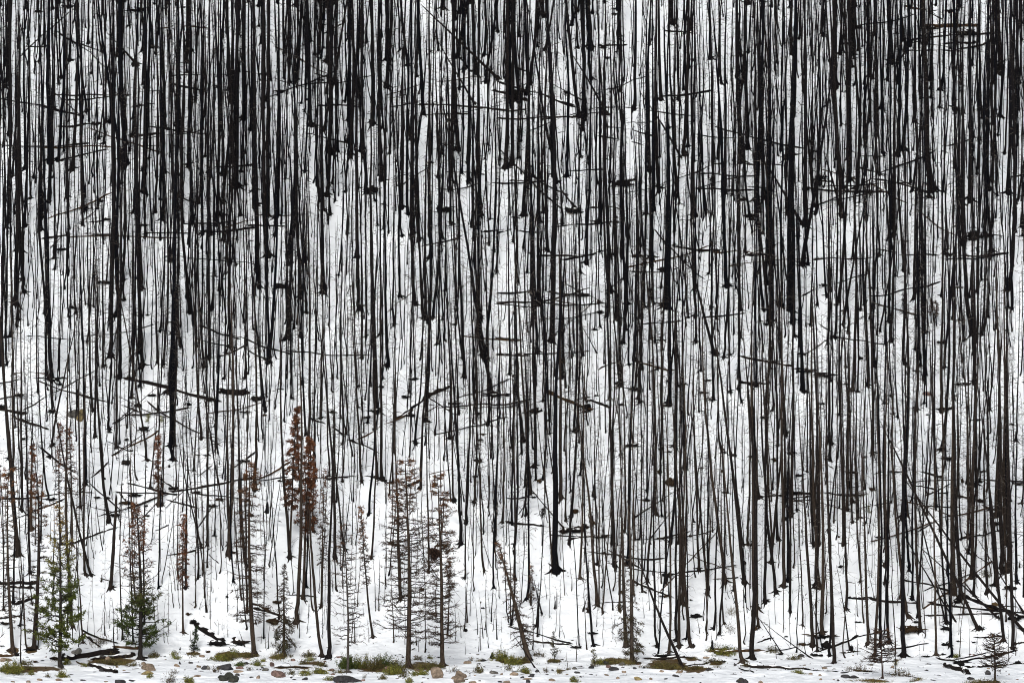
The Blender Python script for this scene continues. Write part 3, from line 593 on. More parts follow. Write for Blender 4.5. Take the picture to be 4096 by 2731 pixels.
# charred root wads, stumps and clumps of black debris: centre, half width, half height, kind (b black, s soil-brown, t tall stump)
CLUMPS = {
'P1': [(205,1235,42,30,'b'),(95,1190,32,14,'s'),(60,880,70,25,'b'),(25,1140,28,10,'b'),(740,1245,32,35,'b'),(1645,1275,60,16,'b'),(340,1180,60,12,'b'),(405,1320,34,18,'s')],
'P2': [(545,1110,125,42,'b'),(790,1115,60,28,'b'),(270,865,55,32,'b'),(210,775,40,22,'s'),(650,575,20,26,'b'),(440,1205,32,22,'s'),(115,1172,8,18,'t'),(1130,722,52,40,'s'),(1200,860,110,40,'s'),(1450,855,42,25,'b'),
 (1560,625,25,10,'b'),(360,15,35,20,'b'),(1220,640,60,24,'s')],
'P3': [(1745,1255,26,34,'t'),(1090,60,85,60,'s'),(920,490,45,25,'s'),(1640,705,25,14,'b'),(1430,960,35,22,'b'),(1665,950,14,8,'b'),(1140,1270,28,8,'b')],
'P4': [(28,35,16,22,'b'),(545,568,35,8,'b'),(620,42,18,14,'s'),(738,300,20,14,'s'),(430,658,40,14,'b'),(135,740,22,12,'b'),(1030,185,45,22,'b'),(1015,715,80,14,'b'),(510,410,14,14,'s'),(485,12,18,5,'b'),(1010,325,30,14,'s')],
'P5': [(92,455,46,20,'b'),(800,640,32,15,'s'),(925,590,70,14,'b'),(660,705,24,10,'b'),(905,712,45,8,'b'),(210,655,12,32,'t'),(970,650,50,30,'b'),(1060,130,28,12,'b'),(425,110,18,22,'b'),(70,350,14,8,'b'),(690,262,30,8,'b'),(500,538,18,18,'s')],
'P6': [(405,545,82,34,'s'),(868,538,34,18,'b'),(715,362,34,14,'b'),(635,538,40,18,'b'),(640,640,40,12,'b'),(500,720,34,7,'b'),(620,707,18,9,'b'),(730,772,34,18,'b'),(1110,760,30,14,'b'),(1060,270,45,22,'b'),(15,668,18,30,'b'),
 (440,495,22,12,'b'),(940,255,25,8,'b'),(715,620,20,6,'b'),(60,495,25,6,'b'),(1090,470,60,22,'b'),(815,628,20,5,'b')],
'Q1': [(345,225,22,18,'b'),(825,345,34,24,'b'),(720,145,18,11,'b'),(945,125,40,26,'b'),(120,18,40,12,'b'),(60,425,22,16,'s'),(145,190,24,12,'b'),(325,308,24,13,'b'),(830,195,16,12,'b'),(865,268,16,6,'b'),(700,575,28,8,'b'),
 (640,575,28,10,'b'),(740,690,42,12,'b'),(885,558,50,18,'b'),(820,610,45,16,'s'),(335,585,40,12,'b'),(685,448,12,10,'b'),(1125,515,25,12,'b'),(970,695,26,8,'b'),(960,630,14,12,'b'),(1110,370,12,14,'b'),(5,370,8,6,'b'),(205,775,26,22,'s'),(715,715,16,22,'b'),(340,10,30,14,'b')],
'Q2': [(525,690,32,15,'b'),(637,648,14,36,'t'),(25,515,34,12,'b'),(500,15,40,8,'b'),(620,35,22,10,'s'),(245,295,24,7,'b'),(182,296,18,5,'s'),(725,465,26,8,'b'),(755,395,22,10,'b'),(1075,15,24,14,'b'),(275,630,40,12,'b'),(320,585,24,10,'s'),(485,335,40,12,'b'),(950,740,22,16,'s'),(290,825,22,7,'b'),(1055,450,45,12,'b'),(185,540,28,12,'b')],
'Q3': [(460,35,32,15,'b'),(705,545,22,12,'b'),(905,330,38,18,'b'),(180,50,28,8,'b'),(235,8,30,14,'b'),(495,220,20,14,'b'),(560,75,22,8,'b'),(330,480,28,10,'b'),(745,590,32,20,'b'),(935,160,22,8,'s'),(915,198,28,10,'b'),(270,450,28,16,'b'),(145,468,18,12,'b'),(880,605,24,10,'b'),(345,870,30,14,'s'),(1120,740,20,14,'b'),(675,885,60,14,'s'),(15,468,14,8,'b'),(885,435,30,12,'b'),(220,130,18,16,'b')],
'Q4': [(1065,478,58,34,'s'),(430,790,65,22,'b'),(530,725,18,34,'b'),(590,832,55,12,'b'),(548,540,14,40,'t'),(810,235,50,14,'b'),(160,10,40,14,'b'),(430,140,34,18,'b'),(430,665,28,18,'s'),(670,260,20,12,'b'),(890,592,34,12,'b'),(985,258,26,14,'b'),(1045,275,26,10,'b'),(195,465,18,25,'s'),(505,8,34,14,'b'),(980,405,18,16,'s'),(865,335,14,10,'b'),(160,572,24,7,'b'),(830,850,26,8,'b'),(150,375,22,8,'b'),(350,790,28,26,'b')],
'Q5': [(615,325,26,18,'s'),(735,283,34,11,'b'),(480,308,34,14,'b'),(360,297,26,12,'b'),(555,52,28,16,'b'),(137,382,16,10,'b'),(38,385,20,12,'b'),(285,280,24,12,'b'),(780,430,40,10,'b'),(760,545,45,10,'b'),(1040,832,15,11,'s'),(830,572,18,12,'b'),(90,735,14,8,'b'),(920,372,26,7,'b'),(68,828,12,10,'s'),(30,105,24,8,'b'),(770,655,20,10,'b'),(300,545,28,10,'b'),(270,405,10,14,'s'),(1130,410,30,12,'b')],
'Q6': [(640,318,44,17,'b'),(100,310,20,10,'s'),(155,522,28,18,'s'),(875,405,26,12,'b'),(745,465,14,24,'s'),(1070,95,24,12,'b'),(1092,195,18,14,'b'),(1110,485,36,14,'b'),(175,325,8,8,'b'),(620,545,30,6,'b'),(80,560,14,12,'b'),(105,742,16,12,'b'),(970,745,40,20,'b'),(860,470,18,14,'b'),(515,32,14,8,'b'),(835,65,30,10,'b'),(190,835,24,8,'b')],
'B1': [(1690,985,40,22,'b'),(1545,935,85,24,'b'),(905,1025,32,20,'b'),(120,955,38,20,'b'),(20,1040,40,26,'b'),(1245,1020,24,12,'b'),(1400,985,45,24,'b'),(975,430,18,9,'b'),(345,855,40,10,'b'),(395,888,26,8,'b'),(340,1062,28,14,'b'),(1000,960,30,14,'b'),(700,215,60,14,'b'),(820,330,14,14,'b'),(1250,410,22,12,'b'),(480,380,26,14,'b')],
'B2': [(1030,970,32,14,'b'),(1085,850,40,12,'b'),(770,1105,30,10,'b'),(830,1060,42,18,'b'),(550,1070,24,14,'b'),(1345,1012,42,14,'b'),(1055,1090,38,14,'b'),(860,900,26,16,'b'),(1570,715,24,14,'b'),(1605,960,50,12,'b'),(205,240,50,26,'b'),(480,250,38,26,'b'),(195,917,26,6,'b'),(470,1105,22,12,'b'),(60,980,30,22,'b'),(1350,492,20,10,'b'),(1235,620,18,12,'b'),(1750,830,22,10,'b'),(1390,240,26,6,'b'),(1000,305,34,8,'b')],
'B3': [(655,342,24,24,'s'),(545,300,42,16,'b'),(790,880,36,16,'b'),(885,915,40,16,'b'),(1090,1025,36,12,'b'),(1375,860,34,8,'b'),(1350,940,42,10,'b'),(1425,680,36,24,'b'),(935,1000,22,10,'b'),(245,1060,50,20,'b'),(800,1020,28,12,'b'),(1215,885,28,7,'b'),(570,1035,34,26,'b'),(660,410,30,18,'b'),(620,525,24,10,'b'),(1070,658,24,8,'b'),(910,40,40,14,'s'),(640,960,26,6,'b'),(580,970,18,8,'b'),(995,742,22,8,'s'),(1520,940,22,9,'b'),(1395,985,40,8,'b'),(1085,130,50,20,'b'),(95,830,22,12,'b')],
'B4': [(490,232,30,12,'b'),(375,800,60,14,'b'),(510,830,60,14,'b'),(30,885,50,16,'b'),(120,490,34,12,'b'),(735,715,22,16,'b'),(1295,1052,44,16,'b'),(1380,245,34,10,'b'),(575,360,26,7,'b'),(1130,765,26,8,'b'),(640,770,16,10,'b'),(640,885,22,8,'b'),(1420,885,50,10,'b'),(100,1105,34,12,'b'),(1735,380,24,8,'b'),(360,938,24,10,'b'),(480,1015,26,10,'b'),(330,688,22,5,'b'),(1270,610,34,12,'b')],
'A1': [(415,358,28,12,'b'),(560,740,30,16,'b'),(810,385,28,18,'b'),(640,1310,20,14,'b'),(400,40,40,12,'b'),(820,60,50,18,'b'),(1090,45,22,8,'b'),(370,1490,50,12,'b'),(865,1345,30,10,'b'),(1320,1280,40,20,'b'),(605,1200,24,16,'b'),(230,70,26,10,'b'),(610,505,16,5,'b')],
'A2': [(330,325,16,10,'b'),(1580,560,60,26,'b'),(600,650,28,18,'b'),(1590,1300,28,10,'b'),(170,545,30,16,'b'),(1190,720,22,14,'b'),(430,480,14,12,'b'),(720,1130,50,30,'b'),(1150,1250,50,30,'b')],
'A3': [(630,680,30,16,'b'),(90,1297,24,10,'b'),(440,1260,50,26,'b'),(730,1100,60,26,'b'),(1490,1290,46,14,'b'),(620,285,30,12,'b'),(400,555,22,18,'b'),(80,580,50,30,'b'),(640,345,24,12,'b'),(1450,1190,36,20,'b'),(680,85,20,8,'b')],
'A4': [(345,1130,30,20,'b'),(1080,170,46,16,'b'),(720,1145,45,14,'b'),(440,1060,34,26,'b'),(1300,200,70,22,'b'),(660,165,28,14,'b'),(580,262,26,10,'b'),(1200,65,26,12,'b'),(1420,1410,40,14,'b'),(290,1410,20,9,'b'),(15,1310,26,12,'b'),(1350,1410,60,40,'b'),(1200,1520,40,16,'b')],
}
# boulders and stones: centre, half width, half height, colour (d dark, t tan, g grey, p pinkish, m mossy dark)
ROCKS = {
'P1': [(885,1210,58,34,'g'),(1710,1395,76,38,'t'),(1685,1455,62,20,'y'),(1370,1555,56,24,'d'),(80,1302,60,22,'t'),(1240,1300,42,28,'t'),(1655,1345,36,14,'t'),(1160,1420,34,16,'d'),(455,1530,32,13,'t'),(680,1530,38,12,'t'),(320,1550,28,14,'t'),
 (960,1533,34,7,'d'),(150,1550,24,9,'t'),(1215,1550,26,8,'t'),(1425,1420,18,6,'t'),(818,1532,14,6,'d'),(1085,1438,18,5,'d'),(1520,1540,40,10,'d'),(1180,1265,40,22,'d'),(310,1268,20,4,'d'),(485,1308,18,5,'d')],
'P2': [(640,1385,78,40,'d'),(655,1500,90,46,'m'),(730,1530,66,40,'m'),(1230,1472,92,38,'p'),(795,1435,54,16,'t'),(800,1390,44,16,'p'),(1180,1362,40,22,'p'),(1410,1303,26,16,'p'),(1100,1415,44,14,'g'),(330,1378,30,14,'t'),(395,1392,40,24,'d'),
 (430,1395,28,22,'g'),(235,1333,26,10,'d'),(75,1365,32,17,'t'),(370,1258,24,14,'t'),(880,1340,34,16,'d'),(1015,1500,22,17,'t'),(310,1482,40,13,'t'),(1550,1520,36,15,'d'),(1980,1540,56,32,'d'),(1865,1420,44,10,'p'),(780,1470,34,14,'d'),
 (1060,1390,20,9,'d'),(115,1340,16,14,'d'),(295,1403,18,9,'d'),(1970,1495,44,5,'p'),(1040,1410,12,6,'d'),(1390,1503,14,9,'d'),(880,1288,60,10,'t'),(1430,1525,24,5,'d'),(1000,1408,12,5,'d'),(1650,1360,12,6,'d'),(1945,1268,34,8,'p'),(510,1430,16,16,'d')],
'P3': [(1125,1470,74,54,'t'),(1365,1495,66,40,'t'),(1355,1540,62,30,'t'),(1470,1332,42,16,'t'),(1768,1450,50,15,'g'),(1650,1306,44,11,'d'),(110,1535,118,32,'d'),(1992,1465,32,17,'t'),(1535,1560,50,18,'t'),(960,1500,18,5,'d'),(1930,1552,40,16,'t'),
 (265,1535,26,10,'p'),(1855,1465,16,10,'t'),(530,1395,26,14,'p'),(570,1388,22,12,'p'),(880,1420,30,18,'p'),(1655,1378,16,7,'d'),(1595,1345,20,8,'d'),(1850,1390,14,4,'d'),(1810,1378,18,4,'d'),(1770,1485,16,5,'d'),(20,1492,28,4,'d'),(1960,1510,12,6,'d'),(1010,1515,14,4,'d')],
'P4': [(28,836,25,11,'t'),(142,847,20,11,'d'),(690,803,32,12,'d'),(440,826,20,7,'d'),(835,868,24,11,'y'),(275,876,22,8,'t'),(118,886,18,10,'d'),(750,823,15,8,'t'),(425,798,16,9,'g'),(645,788,20,9,'p'),(995,817,16,8,'t'),(1110,822,20,11,'t'),
 (178,817,12,9,'d'),(80,856,13,8,'d'),(820,800,11,6,'d'),(535,838,16,3,'d'),(635,842,16,5,'t'),(1078,848,14,6,'d'),(925,868,12,7,'t'),(535,793,20,9,'d'),(115,869,28,6,'t'),(880,793,9,7,'d'),(462,854,9,4,'d'),(1103,852,9,6,'d'),(1025,868,14,4,'d'),(468,786,8,4,'d'),(735,770,22,12,'g'),(630,765,20,14,'d'),(278,810,12,5,'d')],
'P5': [(395,882,30,17,'d'),(430,885,18,13,'d'),(948,797,18,8,'t'),(855,832,16,8,'t'),(795,716,20,8,'d'),(1090,853,30,12,'d'),(170,729,22,8,'t'),(195,806,28,9,'d'),(530,891,20,8,'t'),(130,745,12,4,'d'),(362,773,9,9,'d'),(920,843,10,6,'t'),(10,820,12,8,'t'),(1085,826,26,4,'d'),(360,740,12,4,'d'),(695,592,14,6,'d'),(620,785,14,4,'d'),(80,730,20,6,'d')],
'P6': [(140,776,22,5,'g'),(285,790,16,9,'t'),(915,832,20,12,'d'),(915,800,14,6,'t'),(30,858,30,10,'d'),(800,868,24,8,'d'),(300,755,14,4,'d'),(655,795,12,6,'d'),(690,785,10,5,'t'),(520,770,20,3,'d')],
'Q1': [(480,30,44,28,'g'),(530,45,36,36,'y')],
'B4': [(1182,950,33,18,'p')],
'P5b': [],
}
# low bushes, leafy clumps, grass tussocks: centre-foot x, y, half width, height, kind (y yellow-green bush, g green bush, w straw tussock, f fine bare twigs, o olive mat)
SHRUBS = {
'P1': [(60,1440,50,100,'y'),(140,1460,80,150,'y'),(200,1420,60,80,'y'),(360,1470,30,50,'y'),(715,1500,50,80,'y'),(550,1495,22,40,'o'),(290,1360,60,60,'o'),(1040,1370,40,70,'w'),(1250,1350,120,60,'o'),(1420,1345,90,60,'w'),(1530,1370,60,40,'o'),
 (1715,1500,24,50,'y'),(1775,1270,45,80,'o'),(1950,1560,60,140,'f'),(760,1350,40,60,'y'),(970,1375,24,40,'y'),(1150,1110,90,110,'f'),(1260,1230,60,70,'w'),(630,1300,40,60,'f'),(1990,1250,20,50,'y'),(330,1410,50,50,'o')],
'P2': [(600,1310,90,80,'y'),(690,1300,60,60,'o'),(630,1235,60,50,'w'),(790,1270,80,60,'w'),(880,1270,80,50,'o'),(990,1360,45,70,'y'),(1230,1290,80,90,'w'),(800,1370,42,50,'g'),(75,1295,32,50,'y'),(1590,1260,60,60,'o'),(1530,1355,40,50,'o'),
 (1735,1365,50,60,'o'),(1725,1460,60,80,'y'),(1565,1470,50,50,'y'),(1995,1370,36,120,'y'),(1840,1535,46,50,'y'),(215,1560,50,80,'y'),(265,1245,60,25,'o'),(60,1240,36,50,'f'),(1400,1460,40,40,'o'),(530,1440,36,90,'f'),(1600,1310,40,40,'y'),(1950,1450,60,40,'o'),
 (740,1230,40,50,'y'),(1070,1325,24,50,'y'),(910,1415,24,30,'o'),(1220,1140,50,60,'f'),(60,1450,40,60,'f'),(1300,1250,60,30,'o')],
'P3': [(90,1400,80,160,'g'),(230,1390,110,150,'y'),(400,1400,90,120,'o'),(510,1395,100,150,'g'),(680,1450,90,150,'o'),(610,1470,80,110,'y'),(960,1390,130,80,'w'),(1080,1390,90,60,'o'),(930,1470,70,70,'y'),(1860,1310,66,130,'y'),(1965,1335,44,70,'y'),
 (800,1560,36,60,'y'),(495,1520,38,60,'o'),(1310,1440,44,80,'f'),(1600,1440,44,70,'o'),(1505,1310,26,60,'f'),(280,1510,22,60,'f'),(730,1490,40,40,'o'),(1615,1310,40,30,'w'),(900,1290,40,40,'o'),(1940,1405,40,40,'o'),(860,1480,40,30,'y'),(1030,1290,20,40,'y')],
'P4': [(20,765,40,50,'y'),(60,760,50,36,'o'),(100,830,26,46,'y'),(320,828,20,40,'w'),(760,772,50,50,'w'),(590,770,40,34,'y'),(700,765,90,24,'o'),(1000,790,90,36,'o'),(1060,800,70,40,'w'),(235,822,18,44,'f'),(285,760,40,20,'o'),(425,890,22,40,'y'),
 (185,720,40,50,'f'),(825,690,30,40,'o'),(380,810,12,14,'o'),(940,800,16,20,'o'),(650,760,40,26,'w'),(555,785,24,50,'f'),(1120,800,40,30,'w')],
'P5': [(270,700,60,34,'y'),(230,762,50,24,'o'),(780,832,28,24,'y'),(750,740,36,26,'o'),(85,735,26,20,'w'),(610,685,40,20,'o'),(245,790,24,12,'w'),(110,800,40,20,'o'),(330,550,40,30,'f'),(350,435,36,30,'w'),(345,695,40,16,'y'),(425,790,20,50,'f'),(1130,810,40,30,'f')],
'P6': [(140,888,100,22,'w'),(890,892,90,18,'o'),(705,725,30,24,'y'),(305,775,12,40,'w'),(340,850,60,60,'f'),(80,820,50,60,'f'),(970,790,30,20,'o'),(820,885,40,14,'w'),(440,880,40,30,'w')],
'Q1': [(970,70,10,30,'y'),(1060,80,8,24,'y')],
'Q6': [(130,660,12,14,'y')],
'P6': [(900,190,18,40,'o'),(140,888,100,22,'w'),(890,892,90,18,'o'),(705,725,20,24,'y'),(305,775,12,40,'w'),(340,850,60,60,'f'),(80,820,50,60,'f'),(970,790,30,20,'o'),(820,885,40,14,'w'),(440,880,40,30,'w')],
}
# bare ground at the foot of the slope: centre, half width, half height
BARE = {'P1': [(430,1410,270,34),(1300,1320,260,45),(130,1420,110,40),(150,1190,60,14),(360,1190,60,10)],
 'P2': [(265,1240,75,25),(860,1250,160,34),(640,1260,120,50),(1240,1265,90,28),(1650,1350,120,30),(1400,1385,200,16),(1730,1430,60,18),(1540,1440,40,14)],
 'P3': [(470,1400,230,34),(970,1370,190,44),(170,1380,160,24),(1900,1310,110,14),(300,1395,120,18)],
 'P4': [(60,755,80,14),(715,757,130,24),(1030,775,115,32),(290,752,42,9),(330,815,30,8),(100,825,22,10)],
 'P5': [(110,795,80,10),(270,690,60,10),(240,760,40,8),(80,735,40,8)],
 'P6': [(140,880,120,10),(890,890,110,9),(960,400,50,14),(300,745,14,14)]}
# ------------------------------------------------------------------ the ground: one sheet out to the horizon
def axis(a, b, step, far, grow=1.22):
    mid = np.arange(a, b + step * .5, step)
    out = []
    s, p = step, b
    while p < far:
        s *= grow
        p += s
        out.append(p)
    lo = []
    s, p = step, a
    while p > -far:
        s *= grow
        p -= s
        lo.append(p)
    return np.array(lo[::-1] + list(mid) + out)


gx = axis(-36, 36, 0.24, 2500)
gy = axis(-17, 64, 0.20, 2500)
X, Y = np.meshgrid(gx, gy, indexing='ij')
Z = gh(X, Y)
Z = np.where(Y < -60, Z * 1.0, Z)
bare = np.zeros(X.shape)
for t, L in BARE.items():
    for (bx, by, hw, hh) in L:
        sx, sy = src(t, bx, by)
        p = cast(sx, sy)[0]
        rx = hw * TILES[t][2] * mpp(p[1])
        pe = cast(sx, sy - hh * TILES[t][2])[0]
        ry = max(abs(pe[1] - p[1]), 0.35)
        d = np.sqrt(((X - p[0]) / rx) ** 2 + ((Y - p[1]) / ry) ** 2)
        bare = np.maximum(bare, np.clip(1.45 - d, 0, 1))
me = bpy.data.meshes.new('snowy_ground')
nx, ny = X.shape
i, j = np.meshgrid(np.arange(nx - 1), np.arange(ny - 1), indexing='ij')
F = np.stack([i * ny + j, (i + 1) * ny + j, (i + 1) * ny + j + 1, i * ny + j + 1], -1).reshape(-1, 4).astype(np.int32)
me.vertices.add(X.size)
me.vertices.foreach_set('co', np.stack([X, Y, Z], -1).astype(np.float32).ravel())
me.loops.add(F.size)
me.loops.foreach_set('vertex_index', F.ravel())
me.polygons.add(len(F))
me.polygons.foreach_set('loop_start', np.arange(0, F.size, 4, dtype=np.int32))
me.polygons.foreach_set('loop_total', np.full(len(F), 4, np.int32))
me.polygons.foreach_set('use_smooth', np.ones(len(F), bool))
me.update(calc_edges=True)
at = me.attributes.new('bare', 'FLOAT', 'POINT')
at.data.foreach_set('value', bare.astype(np.float32).ravel())
me.materials.append(M_SNOW)
ground = bpy.data.objects.new('ground', me)
COL.objects.link(ground)
tag(ground, kind='structure')

# ------------------------------------------------------------------ naming: a thing is singled out by its look and by what it stands next to
LANDMARKS = [
    ('the yellow-green pine', *src('P1', 690, 1385)), ('the half-green rusty pine', *src('P1', 1610, 1300)),
    ('the rust-red conifer pair', 1190, 2240), ('the widest brown dead spruce', *src('P3', 785, 1390)),
    ('the spruce with a dark nest', *src('P3', 1180, 1375)), ('the leaning brown spruce', *src('P4', 125, 745)),
    ('the broken leaning snag', *src('P1', 1265, 490)), ('the uprooted black log', *src('P2', 545, 1110)),
    ('the thick lone snag', *src('P4', 302, 165)), ('the grey boulder on the left slope', *src('Q1', 505, 38)),
    ('the pinkish boulder on the right slope', *src('B4', 1182, 950)), ('the dark root mound', *src('P6', 405, 545)),
    ('the crossing leaning trunks', *src('P6', 848, 545)), ('the double thick black log', *src('B1', 1140, 925)),
    ('the stout black log block', *src('B1', 1545, 950)), ('the mossy log butt', *src('B3', 590, 1055)),
    ('the long log behind the red conifers', *src('Q2', 1040, 447)), ('the orange-streaked long log', *src('Q2', 300, 495)),
    ('the up-tilted log with black end', *src('B2', 1245, 940)), ('the mossy thick log', *src('P6', 950, 400)),
    ('the slim leaning pole', *src('P5', 860, 730)), ('the black moss-backed log', *src('P5', 360, 690)),
    ('the drooping half-dead fir', *src('P2', 1310, 1240)), ('the dead tree with skirt', *src('P4', 800, 765)),
    ('the log beside the shore stones', *src('P5', 630, 795)), ('the charred log stub', *src('P6', 700, 810)),
    ('the root wad of the level log', *src('B3', 655, 345)), ('the forked leaning trunk', *src('B3', 1415, 690)),
    ('the rust spire', *src('P2', 152, 995)), ('the grey lichen-streaked leaning trunk', *src('P2', 1740, 1260)),
    ('the two converging logs', *src('A4', 1000, 1130)), ('the black tangle of logs', *src('A4', 1200, 180)),
    ('the dark leaning curved trunk', *src('A4', 325, 1345)), ('the long leaning trunk near the top', *src('A2', 1480, 470)),
    ('the clearing log with upturned end', *src('A1', 560, 745)), ('the twin level logs', *src('A1', 260, 875)),
    ('the thick log with a drooping end', *src('A3', 220, 570)), ('the clawed root at the log end', *src('A3', 640, 680)),
    ('the photo\'s top left corner', 0, 0), ('the photo\'s top right corner', 4096, 0), ('the middle of the top edge', 2048, 0),
    ('the middle of the left edge', 0, 1365), ('the middle of the right edge', 4096, 1365), ('the photo\'s centre', 2048, 1365),
    ('a quarter along the top edge', 1024, 0), ('three quarters along the top edge', 3072, 0),
    ('the photo\'s bottom right corner', 4096, 2731), ('the photo\'s bottom left corner', 0, 2731),
]
ORD = ['nearest', 'second nearest', 'third nearest', 'fourth nearest', 'fifth nearest', 'sixth nearest', 'seventh nearest', 'eighth nearest',
       'ninth nearest', 'tenth nearest', 'eleventh nearest', 'twelfth nearest']


def name_all(cls, pos, wanted):
    """cls: class phrase of every item; pos: foot in the photograph; wanted: the items to name -> label of each.
    The rank counts every item of the same class, so a label is true of one only."""
    pos = np.asarray(pos, float)
    labels = {}
    ca = np.array(cls)
    best = {i: None for i in wanted}
    for c in set(cls):
        idx = np.where(ca == c)[0]
        P = pos[idx]
        for (ph, lx, ly) in LANDMARKS:
            d = P - np.array([lx, ly])
            dist = np.hypot(d[:, 0], d[:, 1])
            sec = np.where(np.abs(d[:, 0]) > np.abs(d[:, 1]), np.where(d[:, 0] < 0, 0, 1), np.where(d[:, 1] < 0, 2, 3))
            for s, word in enumerate(('left of', 'right of', 'uphill of', 'downhill of')):
                ok = np.where((sec == s) & (dist > 25))[0]
                ok = ok[np.argsort(dist[ok])]
                for rank, k in enumerate(ok[:12]):
                    i = int(idx[k])
                    if i in best:
                        cost = rank * 160 + dist[k] + (250 if 'photo' in ph or 'edge' in ph else 0)
                        if best[i] is None or cost < best[i][0]:
                            only = ' (the only one)' if False else ''
                            best[i] = (cost, f'{c}, {ORD[rank]} {word} {ph}{only}')
    for i in wanted:
        labels[i] = best[i][1] if best[i] else cls[i] + ' in the crowd of burnt poles on the slope'
    return labels


# ------------------------------------------------------------------ dead standing trees
def mixc(a, b, t):
    return tuple(a[k] * (1 - t) + b[k] * t for k in range(3))


COAL, BROWN, GREY = (0.0022, 0.0027, 0.0044), (0.030, 0.0225, 0.0175), (0.22, 0.195, 0.17)


def trunk_into(mb, base, axis_end, r0, colour, rg, roots=True, broken=False, taper=0.80, kink=0.012):
    base, top = np.asarray(base, float), np.asarray(axis_end, float)
    H = np.linalg.norm(top - base)
    d = (top - base) / H
    hs = [-0.35, 0.0, 0.12, 0.30, 0.60, 1.1, 1.9]
    hs = [h for h in hs if h < H * 0.45] + list(np.linspace(min(2.8, H * .5), H, 9))
    hs = np.array(hs)
    fl = 1.0 if r0 < 0.03 else 1.0 + rg.uniform(.25, .8) * np.exp(-np.maximum(hs, 0) / rg.uniform(.1, .28))
    t = np.clip(hs / H, 0, 1)
    rad = r0 * fl * (1 - taper * t ** 1.15) * (1 + 0.05 * rg.normal(size=len(hs)))
    if not broken:
        rad[-1] = min(0.006, r0 * .3)
    P = base + d * hs[:, None]
    wob = np.cumsum(rg.normal(size=(len(hs), 2)), 0) * kink * math.sqrt(H / 10)
    wob -= wob[1]
    bow = rg.normal() * 0.012 * H
    P[:, 0] += wob[:, 0] + bow * np.sin(np.pi * t)
    P[:, 1] += wob[:, 1]
    sides = 8 if r0 > .1 else (6 if r0 > .05 else 5)
    mb.tubes(P[None], np.maximum(rad, .004)[None], sides, colour)
    if broken:
        k = 3
        a = rg.random(k) * 6.28
        pe = P[-1] + np.stack([np.cos(a) * rad[-1] * .5, np.sin(a) * rad[-1] * .5, 0.1 + rg.random(k) * .25], 1)
        ps = P[-1] + np.stack([np.cos(a) * rad[-1] * .5, np.sin(a) * rad[-1] * .5, np.full(k, -.1)], 1)
        mb.tubes(np.stack([ps, (ps + pe) / 2, pe], 1), np.repeat(np.array([[.5, .4, .08]]) * rad[-1], k, 0), 4, colour)
    if roots and r0 > 0.045:
        n = int(3 + rg.integers(0, 4))
        a = rg.random(n) * 6.28
        L = (0.9 + rg.random(n) * 2.2) * (r0 + .06)
        s = base + np.stack([np.cos(a) * r0 * .5, np.sin(a) * r0 * .5, np.full(n, .22 * r0 / .12)], 1)
        m = base + np.stack([np.cos(a) * (r0 + L * .4), np.sin(a) * (r0 + L * .4), np.zeros(n)], 1)
        e = base + np.stack([np.cos(a) * (r0 + L), np.sin(a) * (r0 + L), np.zeros(n)], 1)
        m[:, 2] = gh(m[:, 0], m[:, 1]) + .035
        e[:, 2] = gh(e[:, 0], e[:, 1]) - .03
        mb.tubes(np.stack([s, m, e], 1), np.stack([np.full(n, .62), np.full(n, .42), np.full(n, .12)], 1) * r0, 5, colour)
    return P, hs, rad


def at_height(P, hs, h):
    return np.stack([np.interp(h, hs, P[:, k]) for k in range(3)], -1)


def twigs_into(mb, P, hs, rad, rg, per_m, lmax, colour, lo=0.08, hi=0.97, droop=0.5, pale=0.25, stubs=0.3, rtw=0.011):
    """dead twigs and stubs up a trunk"""
    H = hs[-1]
    n = int(H * (hi - lo) * per_m * (0.6 + 0.8 * rg.random()))
    if n < 1:
        return
    h = H * (lo + (hi - lo) * rg.random(n) ** 0.85)
    c0 = at_height(P, hs, h)
    az = rg.random(n) * 6.283
    prof = np.sin(np.pi * np.clip(h / H, .05, 1) ** .8) * .7 + .3
    L = lmax * prof * (0.25 + 0.75 * rg.random(n) ** 1.5)
    stub = rg.random(n) < stubs
    L = np.where(stub, 0.06 + 0.10 * rg.random(n), L)
    el = np.where(rg.random(n) < .75, -0.1 - droop * rg.random(n), 0.5 * rg.random(n))
    dirs = np.stack([np.cos(az), np.sin(az), np.zeros(n)], 1)
    q = np.array([0, .35, .7, 1.0])
    pts = c0[:, None] + dirs[:, None] * (L[:, None] * q)[..., None] * 0.92
    pts[..., 2] += el[:, None] * L[:, None] * (q ** 1.7) + 0.08 * L[:, None] * np.sin(np.pi * q)
    pts[:, 1:] += rg.normal(size=(n, 3, 3)) * 0.05 * L[:, None, None]
    r1 = np.where(stub, rtw * 1.9, rtw * (0.7 + 0.6 * rg.random(n)))
    R_ = r1[:, None] * np.array([1, .8, .6, .3])
    tn = np.clip(rg.random(n) ** 2.2 * pale * 2.2, 0, 1)
    c = np.asarray(colour)[None] * (1 - tn[:, None]) + np.asarray(GREY)[None] * tn[:, None]
    mb.tubes(pts, R_, 3, c)


class Snag:
    pass


